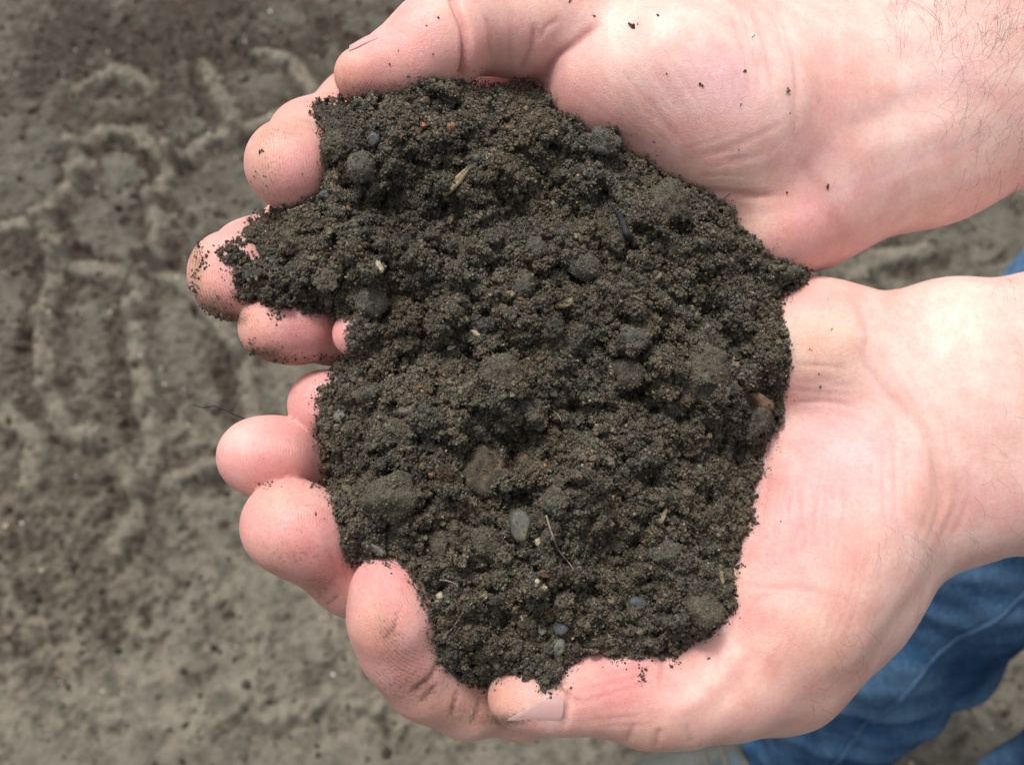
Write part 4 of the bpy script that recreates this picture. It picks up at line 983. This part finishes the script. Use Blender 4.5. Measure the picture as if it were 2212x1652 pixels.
def build_crumbs():
    # lumps, then grains, then the fine crumb that coats everything
    def scatter(n, rim, lo, med, hi, sg):
        px = rng.uniform(455, 1760, n * 2); py = rng.uniform(165, 1500, n * 2); ok = soil_sd(px, py) > rim
        px, py = px[ok][:n], py[ok][:n]; r = np.clip(np.exp(rng.normal(math.log(med), sg, len(px))), lo, hi)
        return px, py, r
    ax_, ay_, ar = scatter(260, 8, .7, 1.0, 2.0, .3); az_ = soil_z(ax_, ay_) + ar * rng.uniform(-.25, .35, len(ax_)); az_ -= np.clip(12 - soil_sd(ax_, ay_), 0, 12) * .04
    bx_, by_, br = scatter(7000, 0, .3, .42, .9, .3); bz_ = soil_z(bx_, by_) + br * rng.uniform(-.2, .6, len(bx_))
    keep = ~covered(ax_, ay_, 1.25); ax_, ay_, ar, az_ = ax_[keep], ay_[keep], ar[keep], az_[keep]
    keep = ~covered(bx_, by_, 1.05); bx_, by_, br, bz_ = bx_[keep], by_[keep], br[keep], bz_[keep]
    o = granules('soil_lumps', W(PX(ax_, ay_, az_)), ar * 1e-3, crumb_colors(len(ax_), ax_, ay_, .6), TREE_LUMP, 6, flat=.45)
    tag(o, 'small rough lumps all through the heap of soil', kind='stuff')
    # fine crumb
    px, py, r = scatter(200000, -4, .08, .165, .5, .42); z = soil_z(px, py) + r * rng.uniform(-.25, .8, len(px))
    k = ~covered(px, py, .9) | (rng.random(len(px)) < .10); px, py, r, z = px[k], py[k], r[k], z[k]
    def coat(cx, cy, cz, cr, per_):
        n = len(cx); v = rng.normal(0, 1, (n, per_, 3)); v[..., 2] = np.abs(v[..., 2]) + .15; v /= np.linalg.norm(v, axis=-1)[..., None]
        rr = np.exp(rng.normal(math.log(.14), .45, (n, per_))).clip(.06, .4); s = 10.0
        return (cx[:, None] + v[..., 0] * cr[:, None] * s * .98).ravel(), (cy[:, None] + v[..., 1] * cr[:, None] * s * .98).ravel(), (cz[:, None] + v[..., 2] * cr[:, None] * .95).ravel(), rr.ravel()
    c1 = coat(ax_, ay_, az_, ar, 26); c2 = coat(bx_, by_, bz_, br, 3)
    # feathery little stacks
    ns = 6000; i = rng.integers(0, len(px), ns); m = 7
    qx = (px[i][:, None] + rng.normal(0, 4.2, (ns, m))).ravel(); qy = (py[i][:, None] + rng.normal(0, 4.2, (ns, m))).ravel(); qz = (z[i][:, None] + np.abs(rng.normal(0, .42, (ns, m)))).ravel(); qr = rng.uniform(.12, .32, ns * m)
    ok = (soil_sd(qx, qy) > -3) & ~covered(qx, qy, 1.0); c3 = (qx[ok], qy[ok], qz[ok], qr[ok])
    # spilling over the rim on to the skin, in bunches
    ne = 9000; pi_ = rng.integers(0, len(per), ne); bunch = np.clip(fn1(len(per), 5), 0, 3)[pi_]
    off = np.abs(rng.normal(0, 3.0 + 5.5 * bunch, ne)) * np.where(rng.random(ne) < .12, 2.5, 1); ex = per[pi_, 0] + nr[pi_, 0] * off + rng.normal(0, 4, ne); ey = per[pi_, 1] + nr[pi_, 1] * off + rng.normal(0, 4, ne)
    er_ = np.clip(np.exp(rng.normal(math.log(.16), .42, ne)), .07, .55) * np.interp(off, [4, 10, 25], [1, .7, .45])
    sk = skin_z(ex, ey); sl_ = np.where(soil_sd(ex, ey) > -5, soil_z(ex, ey), -99)
    ez = np.maximum(np.where(np.abs(sk - zp[pi_]) < 6, sk, zp[pi_] - 1), sl_) + er_ * .6
    ok = (sk > -40) | (off < 5); c4 = (ex[ok], ey[ok], ez[ok], er_[ok])
    al = [np.concatenate(q) for q in zip((px, py, z, r), (bx_, by_, bz_, br), c1, c2, c3, c4)]
    if SPRINKLE: 
        sp_ = np.vstack(SPRINKLE); P = np.concatenate([PX(al[0], al[1], al[2]), sp_[:, :3]]); rr = np.concatenate([al[3], sp_[:, 3]])
        X_ = np.concatenate([al[0], np.full(len(sp_), 1000.)]); Y_ = np.concatenate([al[1], np.full(len(sp_), 800.)])
    else: P, rr, X_, Y_ = PX(al[0], al[1], al[2]), al[3], al[0], al[1]
    o2 = granules('soil_crumbs', W(P), rr * 1e-3, crumb_colors(len(P), X_, Y_), TREE_SOIL, flat=.5); tag(o2, 'loose dark crumbs covering the heap of soil in the hands', kind='stuff')
    print('crumbs', len(P))
def fn1(n, sm):
    q = rng.standard_normal(n); kq = np.hanning(2 * sm + 1); q = np.convolve(np.r_[q[-sm:], q, q[:sm]], kq, 'valid'); return q / q.std()
SPRINKLE = []; COVER = []
def covered(px, py, k):
    m = np.zeros(len(px), bool)
    for a, b, ra, rb, ang in COVER:
        c_, s_ = math.cos(ang), math.sin(ang); dx, dy = px - a, py - b
        m |= ((dx * c_ + dy * s_) / (ra * k)) ** 2 + ((-dx * s_ + dy * c_) / (rb * k)) ** 2 < 1
    return m
PAL = np.array([[.108, .098, .072], [.070, .063, .047], [.150, .136, .100], [.088, .088, .079], [.120, .088, .057], [.042, .038, .031], [.21, .185, .135], [.42, .36, .25], [.34, .15, .07], [.075, .09, .105]])
PALP = [.27, .25, .14, .13, .085, .101, .016, .003, .002, .003]
TONE = fnoise(SX.shape, 1.2, 61, 60, 500, SS); TONE2 = fnoise(SX.shape, 1.2, 62, 40, 400, SS)
def crumb_colors(n, px=None, py=None, gain=1.0):
    c = PAL[rng.choice(len(PAL), n, p=PALP)] * (0.75 + 0.5 * rng.random((n, 1)))
    c = c * np.array([.84, .80, .76])
    if px is not None:
        t = bilin(TONE, sx[0], sy[0], SS, px, py)[:, None]; u = bilin(TONE2, sx[0], sy[0], SS, px, py)[:, None]
        c = c * np.clip(1 + .09 * t, .7, 1.4) * (1 + np.clip(u, -2, 2) * np.array([[.025, 0, -.035]]))
    return c * gain
TREE_LUMP = crumb_tree('lump_granules', M_CRUMB, 4, 6, 0.8)
build_soil()

# ----------------------------------------------------------------- stones, clods, chips and roots in the soil
import bmesh
from mathutils import noise as mnoise, Vector
def ico(sub):
    bm = bmesh.new(); bmesh.ops.create_icosphere(bm, subdivisions=sub, radius=1.0); bm.verts.ensure_lookup_table()
    v = np.array([q.co[:] for q in bm.verts]); f = np.array([[l.index for l in q.verts] for q in bm.faces]); bm.free(); return v, f
ICO = {k: ico(k) for k in (2, 3, 4)}
M_CLOD = mat_stone('clod_earth', (.045, .041, .031), (.095, .086, .064), (.15, .135, .10), .85, 700, .3, 1.0)
M_CLODG = mat_stone('clod_grey', (.055, .052, .043), (.100, .096, .080), (.15, .143, .118), .85, 700, .3, .9)
M_BROWN = mat_stone('stone_brown', (.05, .043, .032), (.10, .079, .054), (.25, .175, .10), .8, 420, .3, .9)
M_CHIPB = mat_stone('stone_rust', (.06, .04, .026), (.15, .085, .045), (.26, .15, .07), .6, 300, .4, .6)
M_SLATE = mat_stone('stone_slate', (.045, .05, .053), (.072, .08, .086), (.115, .125, .128), .7, 500, .45, .3)
M_OLIVE = mat_stone('stone_olive', (.055, .062, .058), (.095, .096, .072), (.17, .135, .075), .55, 220, .5, .25)
M_GREYP = mat_stone('stone_grey', (.09, .086, .07), (.15, .145, .12), (.24, .23, .19), .7, 600, .35, .5)
M_CREAM = mat_stone('cream_husk', (.26, .22, .14), (.42, .36, .245), (.58, .52, .38), .6, 800, .35, .3)
M_ORANGE = mat_stone('orange_grit', (.14, .062, .03), (.23, .11, .06), (.32, .17, .10), .6, 800, .35, .4)
M_STRAW = mat_stone('straw', (.10, .082, .05), (.22, .18, .105), (.34, .28, .17), .7, 600, .3, .7)
M_CHAR = mat_stone('black_twig', (.010, .010, .012), (.020, .019, .021), (.04, .038, .036), .6, 600, .4, .7)
M_ROOT = mat_stone('rootlet', (.14, .115, .08), (.23, .19, .135), (.33, .28, .21), .7, 900, .3, .3)
M_THREAD = mat_plain('black_thread', (.02, .022, .024), .7, .3, .2, 900)

def stone(name, cat, label, a, b, ra, rb, ang, hz, mat, seed, rough=.12, facets=0, lift=.25, sub=4, dust=0, group=None):
    """a, b: place; ra, rb: half extents in px; hz: half height mm; lift: share of hz above the soil"""
    g = np.random.default_rng(seed); v, f = ICO[sub]; v = v.copy()
    rad = np.ones(len(v))
    if facets:
        n = g.normal(0, 1, (facets, 3)); n /= np.linalg.norm(n, axis=1)[:, None]; h = g.uniform(.62, .92, facets)
        c = v @ n.T; rad = np.min(np.where(c > .05, h / np.maximum(c, .05), 9), 1); rad = np.minimum(rad, 1.12)
    off = Vector(g.uniform(-50, 50, 3))
    if name == 'clod': rough *= 2.0; lift -= .25
    else: lift -= .02; rough *= 1.3
    nz = np.array([mnoise.fractal(Vector(q) * 1.3 + off, .8, 2.1, 5) for q in v]); n2 = np.array([mnoise.noise(Vector(q) * 7 + off) for q in v])
    n3 = np.array([mnoise.noise(Vector(q) * 15 + off) for q in v])
    v *= (rad * (1 + rough * nz + rough * .4 * n2 + rough * (.35 if name == 'clod' else .1) * n3))[:, None]
    z = float(np.mean(soil_z(a + np.array([-.5, 0, .5, 0, 0]) * ra, b + np.array([0, .5, 0, -.5, 0]) * rb))) + hz * lift
    sc = (D0 - z) / F; c_, s_ = math.cos(ang), math.sin(ang)
    loc = np.column_stack([v[:, 0] * ra * sc, v[:, 1] * rb * sc, v[:, 2] * hz])
    t = g.uniform(-.18, .18)
    p = np.column_stack([loc[:, 0] * c_ + loc[:, 1] * s_, -loc[:, 0] * s_ + loc[:, 1] * c_, loc[:, 2] + t * loc[:, 0]]) + PX(a, b, z)
    org = W(PX(a, b, z))
    o = mesh_obj(name, W(p) - org, f, mat, smooth=True); o.location = tuple(org)
    tag(o, label, cat, group)
    COVER.append((a, b, ra * (.55 if name == 'clod' else 1), rb * (.55 if name == 'clod' else 1), ang))
    if dust:
        dust = dust * (5 if name == 'clod' else 7) + 20
        k = g.choice(len(p), dust); q = p[k]; up_ = v[k, 2] > -.1
        SPRINKLE.append(np.column_stack([q[up_], np.exp(g.normal(math.log(.14 if name == 'clod' else .12), .35, up_.sum())).clip(.06, .4)]))
    return o
R_ = math.radians
S = [
 ('stone', 'stone', 'rounded brown stone with rusty patches, largest bare stone in the soil', 1040, 1010, 47, 62, R_(12), 3.6, M_BROWN, 1, .10, 9, .55, 120),
 ('clod', 'clod', 'square grey-brown clod beside the lower ring fingertip', 838, 1078, 56, 56, R_(-8), 4.2, M_CLOD, 2, .10, 8, .4, 420),
 ('clod', 'clod', 'round smooth grey clod near the upper index fingertip', 780, 360, 31, 33, 0, 2.6, M_CLODG, 3, .07, 0, .5, 90),
 ('pebble', 'pebble', 'smooth olive-blue pebble with a yellowish edge', 1126, 1137, 23, 32, R_(-20), 1.9, M_OLIVE, 4, .05, 7, .45, 14),
 ('stone_chip', 'stone', 'rusty brown stone chip near the soil edge by the lower palm', 1634, 866, 35, 19, R_(22), 2.2, M_CHIPB, 5, .10, 8, .5, 30),
 ('clod', 'clod', 'broad olive clod at the bottom right rim of the soil', 1512, 1310, 47, 40, R_(18), 3.4, M_CLOD, 6, .09, 9, .45, 260),
 ('pebble', 'pebble', 'blue slate pebble, angular, between two pale pebbles near the bottom', 1210, 1356, 14, 15, R_(30), 1.2, M_SLATE, 7, .06, 6, .7, 3),
 ('pebble', 'pebble', 'small pale grey pebble left of the blue slate one', 1167, 1359, 12, 14, R_(-30), 1.1, M_GREYP, 8, .08, 7, .7, 4),
 ('pebble', 'pebble', 'longish pale grey pebble below the blue slate one', 1206, 1396, 12, 20, R_(15), 1.2, M_GREYP, 9, .08, 7, .6, 8),
 ('clod', 'clod', 'smooth oval olive clod in the middle of the upper half', 1262, 575, 37, 29, R_(20), 2.4, M_CLODG, 10, .07, 0, .45, 130),
 ('clod', 'clod', 'round grey clod left of the smooth oval olive one', 1130, 615, 26, 30, 0, 2.2, M_CLODG, 11, .09, 0, .45, 100),
 ('clod', 'clod', 'small round clod above the grey clod in the middle', 1157, 536, 22, 24, 0, 1.9, M_CLODG, 12, .09, 0, .5, 70),
 ('clod', 'clod', 'dark rounded clod beside the small upper fingertip', 800, 650, 36, 34, 0, 2.6, M_CLODG, 13, .08, 0, .3, 140),
 ('clod', 'clod', 'tall rough grey clod near the right rim of the soil', 1518, 800, 48, 58, R_(10), 3.8, M_CLOD, 14, .14, 9, .45, 420),
 ('clod', 'clod', 'lumpy olive clod in the centre of the heap', 1086, 812, 56, 44, R_(15), 3.4, M_CLOD, 15, .15, 0, .4, 420),
 ('pebble', 'pebble', 'flat oval grey pebble near the lower little finger', 886, 882, 25, 14, R_(-12), 1.2, M_GREYP, 16, .07, 8, .4, 40),
 ('clod', 'clod', 'egg-shaped dark clod above the olive-blue pebble', 1196, 1082, 26, 33, R_(-25), 2.4, M_CLODG, 17, .08, 8, .5, 120),
 ('stone_chip', 'grit', 'tiny orange chip left of the brown stone', 932, 1022, 7, 10, R_(10), .7, M_ORANGE, 18, .12, 6, .8, 0),
 ('seed', 'seed', 'cream oval seed below the olive-blue pebble', 1163, 1169, 8, 12, R_(-15), .7, M_CREAM, 19, .08, 0, .9, 0),
 ('seed', 'seed', 'cream round seed husk near the lower index finger', 951, 1286, 9, 9, 0, .7, M_CREAM, 20, .1, 0, .9, 0),
 ('shell_fragment', 'shell', 'small white fragment, right one of the pair above the centre', 1028, 720, 12, 6, R_(20), .5, M_CREAM, 21, .12, 6, .9, 0),
 ('shell_fragment', 'shell', 'small white fragment, left one of the pair above the centre', 980, 748, 14, 6, R_(-25), .5, M_CREAM, 22, .14, 6, .9, 0),
 ('shell_fragment', 'shell', 'greenish cream flake beside the dark clod on the left', 820, 576, 7, 14, R_(-15), .6, M_CREAM, 23, .12, 6, .8, 2),
 ('stone_chip', 'grit', 'rusty red chip near the top of the heap', 975, 277, 15, 11, R_(-30), .9, M_ORANGE, 24, .12, 7, .4, 14),
 ('pebble', 'pebble', 'glossy dark blue pebble near the upper index fingertip', 806, 302, 16, 13, R_(40), 1.2, M_SLATE, 25, .07, 7, .4, 10),
 ('pebble', 'pebble', 'slate pebble half under the upper index fingertip', 704, 421, 14, 9, R_(-5), 1.0, M_SLATE, 26, .07, 7, .5, 4),
 ('clod', 'clod', 'grey clod standing up at the rim beside the upper palm', 1300, 308, 38, 30, R_(15), 3.0, M_CLODG, 27, .13, 8, .5, 160),
 ('clod', 'clod', 'big crumbly clod at the upper right rim', 1440, 432, 50, 42, R_(-25), 3.6, M_CLOD, 28, .15, 0, .35, 420),
 ('pebble', 'pebble', 'pale blue-green pebble half buried left of the broad olive clod', 1375, 1302, 19, 12, R_(10), 1.2, M_SLATE, 29, .06, 7, .5, 10),
 ('stone_chip', 'stone', 'small brown chip below the long pale rootlet', 1180, 1236, 19, 9, R_(-10), 1.0, M_CHIPB, 30, .1, 7, .6, 8),
 ('seed', 'seed', 'tiny cream seed below the small brown chip', 1160, 1256, 6, 6, 0, .5, M_CREAM, 31, .1, 0, .9, 0),
 ('clod', 'clod', 'ragged clod pointing up beside the lower middle fingertip', 950, 1190, 26, 42, R_(8), 2.6, M_CLOD, 32, .16, 8, .4, 180),
 ('clod', 'clod', 'wide crumbly clod right of the ragged one', 1040, 1170, 50, 40, R_(25), 3.0, M_CLOD, 33, .17, 0, .35, 380),
 ('clod', 'clod', 'rough dark clod at the right rim below the rusty chip', 1632, 905, 34, 30, R_(-35), 2.8, M_CLODG, 34, .12, 8, .4, 160),
 ('stone_chip', 'stone', 'triangular grey chip by the lower little fingertip', 733, 896, 17, 15, R_(35), .9, M_GREYP, 35, .06, 5, .5, 12),
 ('stone_chip', 'stone', 'grey chip resting on the lower index fingertip', 815, 1186, 19, 10, R_(30), 1.2, M_GREYP, 36, .1, 6, .6, 10),
 ('clod', 'clod', 'clod right of centre with a straw bit beside it', 1370, 730, 34, 28, R_(10), 2.4, M_CLODG, 37, .12, 0, .45, 160),
 ('clod', 'clod', 'clod left of the tall rough grey clod', 1350, 806, 38, 34, R_(-20), 2.6, M_CLOD, 38, .13, 0, .35, 200),
 ('clod', 'clod', 'clod above the lower right rim, beside a straw bit', 1440, 1190, 34, 26, R_(-12), 2.4, M_CLODG, 39, .12, 0, .4, 160),
 ('stone_chip', 'stone', 'yellowish flat chip between the centre and the palms', 1215, 655, 21, 10, R_(-8), .9, M_STRAW, 40, .1, 7, .5, 14),
 ('clod', 'clod', 'rough clod at the far right tip where the palms meet', 1705, 588, 24, 15, R_(-15), 1.9, M_CLODG, 41, .12, 0, .5, 90),
 ('clod', 'clod', 'knobbly clod beside the lower ring fingertip', 790, 848, 24, 20, 0, 2.0, M_CLODG, 42, .12, 8, .5, 70),
 ('clod', 'clod', 'low clod under the flat oval pebble', 862, 930, 30, 24, R_(20), 2.2, M_CLOD, 43, .13, 0, .4, 140),
 ('clod', 'clod', 'crumbly clod on the soil over the upper middle finger', 640, 520, 36, 28, R_(20), 2.4, M_CLOD, 44, .16, 0, .3, 260),
 ('clod', 'clod', 'clod at the left rim beside the upper index finger', 725, 318, 34, 30, R_(20), 2.6, M_CLOD, 45, .13, 0, .35, 220),
]
for q in S: stone(q[0], q[1], q[2], *q[3:12], facets=q[12] if len(q) > 12 else 0, lift=q[13], dust=q[14]) if len(q) == 15 else None

def strand(name, cat, label, pts, r0, r1, mat, lift=.5, flat=False, free=False):
    p = catmull(pts, 26); wob = rng.normal(0, .6, p.shape); p[:, :2] += np.cumsum(wob[:, :2], 0) * .25
    if free: q = PX(p[:, 0], p[:, 1], p[:, 2])
    else:
        z = np.maximum.reduce([soil_z(p[:, 0] + o, p[:, 1]) for o in (-4, 0, 4)]); k = np.hanning(7); k /= k.sum(); z = np.convolve(np.r_[z[:3], z, z[-3:]], k, 'valid')
        q = PX(p[:, 0], p[:, 1], z + lift)
    v, f = tube(q, np.linspace(r0, r1, len(q)) * rng.uniform(.85, 1.15, len(q)), 7)
    org = W(q[len(q) // 2]); o = mesh_obj(name, W(v) - org, f, mat); o.location = tuple(org); tag(o, label, cat); return o
strand('rootlet', 'root', 'long pale rootlet lying over the lower middle of the heap', [(1180, 1112), (1192, 1150), (1205, 1185), (1225, 1210), (1240, 1232)], .24, .15, M_ROOT, 1.0)
strand('rootlet', 'root', 'thin rootlet slanting in the lower left of the heap', [(972, 1362), (985, 1345), (998, 1325), (1020, 1300)], .18, .12, M_ROOT, .9)
strand('rootlet', 'root', 'fine curled rootlet in the middle left of the heap', [(1176, 878), (1195, 888), (1208, 900), (1214, 915)], .15, .10, M_ROOT, .9)
strand('rootlet', 'root', 'fine rootlet near the palm meeting point', [(1370, 640), (1390, 650), (1408, 664)], .14, .09, M_ROOT, .9)
strand('rootlet', 'root', 'short pale rootlet right of the brown stone', [(1092, 1042), (1104, 1034), (1116, 1026)], .15, .1, M_ROOT, .9)
strand('rootlet', 'root', 'curled rootlet near the lower index finger', [(950, 1252), (968, 1254), (985, 1262), (990, 1272)], .14, .09, M_ROOT, .9)
strand('rootlet', 'root', 'rootlet sticking out over the upper palm', [(1545, 446, -6), (1556, 436, -4.5), (1568, 424, -3.5), (1578, 416, -3)], .13, .10, M_CHAR, free=True)
strand('twig', 'twig', 'short black twig in the upper right of the heap', [(1336, 455), (1346, 482), (1356, 508), (1372, 532)], .85, .7, M_CHAR, 1.0)
strand('thread', 'thread', 'black wavy thread sticking out behind the lower ring fingertip', [(418, 874, -20), (440, 880, -19), (462, 877, -18), (482, 883, -17), (505, 895, -17), (540, 908, -18)], .13, .16, M_THREAD, free=True)
def chip(label, a, b, c, d, w, mat, lift=.7):
    """a flat splinter from (a, b) to (c, d)"""
    n = 12; t = np.linspace(0, 1, n); px, py = a + (c - a) * t, b + (d - b) * t
    z = np.linspace(float(soil_z(a, b)), float(soil_z(c, d)), n) + lift; z = np.maximum(z, soil_z(px, py) + .25)
    z = np.convolve(np.r_[z[:2], z, z[-2:]], np.ones(5) / 5, 'valid')
    wd = w * np.interp(t, [0, .12, .5, .85, 1], [.45, .9, 1, .8, .25]) * rng.uniform(.85, 1.15, n)
    nx, ny = -(d - b), c - a; l = math.hypot(nx, ny); nx, ny = nx / l, ny / l; rings = []
    for i in range(n):
        rings.append(np.array([PX(px[i] + nx * wd[i] * s, py[i] + ny * wd[i] * s, z[i] + h) for s, h in ((-1, 0), (-.5, .28), (0, .18), (.5, .32), (1, .05), (.4, -.25), (-.4, -.25))]))
    v, f = loft(rings); k = 7; f.append(tuple(range(k))); f.append(tuple((n - 1) * k + j for j in range(k))[::-1])
    org = W(v.mean(0)); o = mesh_obj('wood_chip', W(v) - org, f, mat, smooth=False); o.location = tuple(org); tag(o, label, 'wood chip'); COVER.append(((a + c) / 2, (b + d) / 2, l / 2, w, -math.atan2(-(d - b), c - a))); return o
chip('straw-coloured wood splinter near the top left of the heap', 958, 422, 1014, 362, 10, M_STRAW, 1.0)
chip('small straw splinter below the large one', 968, 485, 980, 462, 6, M_STRAW, .6)
chip('thin straw splinter at the right rim above the lower palm', 1598, 1124, 1622, 1116, 4, M_STRAW, .9)
chip('upright splinter at the lower right rim', 1556, 1232, 1562, 1262, 6, M_STRAW, .9)
chip('dark grey splinter in the lower right of the heap', 1428, 1130, 1440, 1095, 5, M_STRAW, .6)
build_crumbs()

# crumbs and specks stuck to the skin
def specks():
    one = [(1283, 33, .35), (1365, 54, .6), (1366, 60, .45), (1377, 51, .25), (1421, 35, .35), (1610, 154, .38), (1513, 184, .4), (1519, 185, .3), (1705, 196, .42), (1702, 190, .25), (1440, 159, .2), (1627, 77, .25), (1413, 307, .3), (1701, 418, .3), (1787, 401, .45), (1789, 407, .3),
           (1600, 226, .22), (1595, 324, .2), (1708, 245, .2), (1232, 2, .35), (922, 56, .25), (947, 38, .3), (842, 139, .25), (860, 110, .2), (936, 118, .2), (882, 167, .3), (561, 330, .42), (565, 326, .3), (552, 371, .25), (548, 381, .25), (570, 381, .25), (543, 392, .2), (576, 402, .22),
           (654, 375, .2), (651, 427, .25), (1789, 647, .22), (1797, 711, .25), (1751, 755, .25), (1769, 809, .25), (1772, 836, .3), (1716, 865, .18), (1687, 1126, .2), (1530, 1422, .3), (683, 1108, .35), (700, 1120, .2), (845, 1238, .2), (470, 640, .2), (480, 600, .18), (640, 725, .2), (610, 750, .2), (700, 770, .2)]
    P, r = [], []
    for a, b, q in one:
        for _ in range(3): P.append((a + rng.normal(0, 10 * q * .5), b + rng.normal(0, 10 * q * .5))); r.append(q * rng.uniform(.4, .75))
    for a, b, n, sp_, sb in [(428, 532, 26, 6, 10), (441, 562, 34, 6, 14), (418, 608, 34, 6, 16), (415, 632, 26, 6, 14), (446, 668, 36, 14, 8), (480, 685, 40, 18, 6), (510, 642, 20, 6, 9), (598, 668, 40, 10, 12), (600, 684, 20, 8, 8), (632, 655, 24, 16, 6),
                            (535, 745, 16, 10, 10), (556, 762, 24, 12, 6), (612, 781, 10, 12, 3), (660, 772, 12, 20, 3), (705, 770, 12, 14, 3), (575, 1045, 24, 14, 4), (690, 1048, 30, 16, 4), (1388, 1462, 26, 5, 12), (1384, 1450, 12, 3, 10), (1327, 1424, 30, 16, 7), (1456, 1428, 22, 10, 6), (1178, 1478, 50, 12, 12), (1350, 1416, 20, 30, 5), (1110, 1452, 30, 40, 5), (1210, 1452, 20, 10, 8), (1075, 1478, 8, 6, 6)]:
        for _ in range(n): P.append((a + rng.normal(0, sp_), b + rng.normal(0, sb))); r.append(min(.4, math.exp(rng.normal(math.log(.15), .45))))
    P, r = np.array(P), np.array(r); z = skin_z(P[:, 0], P[:, 1]); ok = z > -45; P, r, z = P[ok], r[ok], z[ok]
    o = granules('soil_specks', W(PX(P[:, 0], P[:, 1], z + r * .45)), r * 1e-3, crumb_colors(len(P)) * .8, TREE_SOIL)
    tag(o, 'specks and crumbs of soil stuck to the skin of the hands', kind='stuff')
specks()
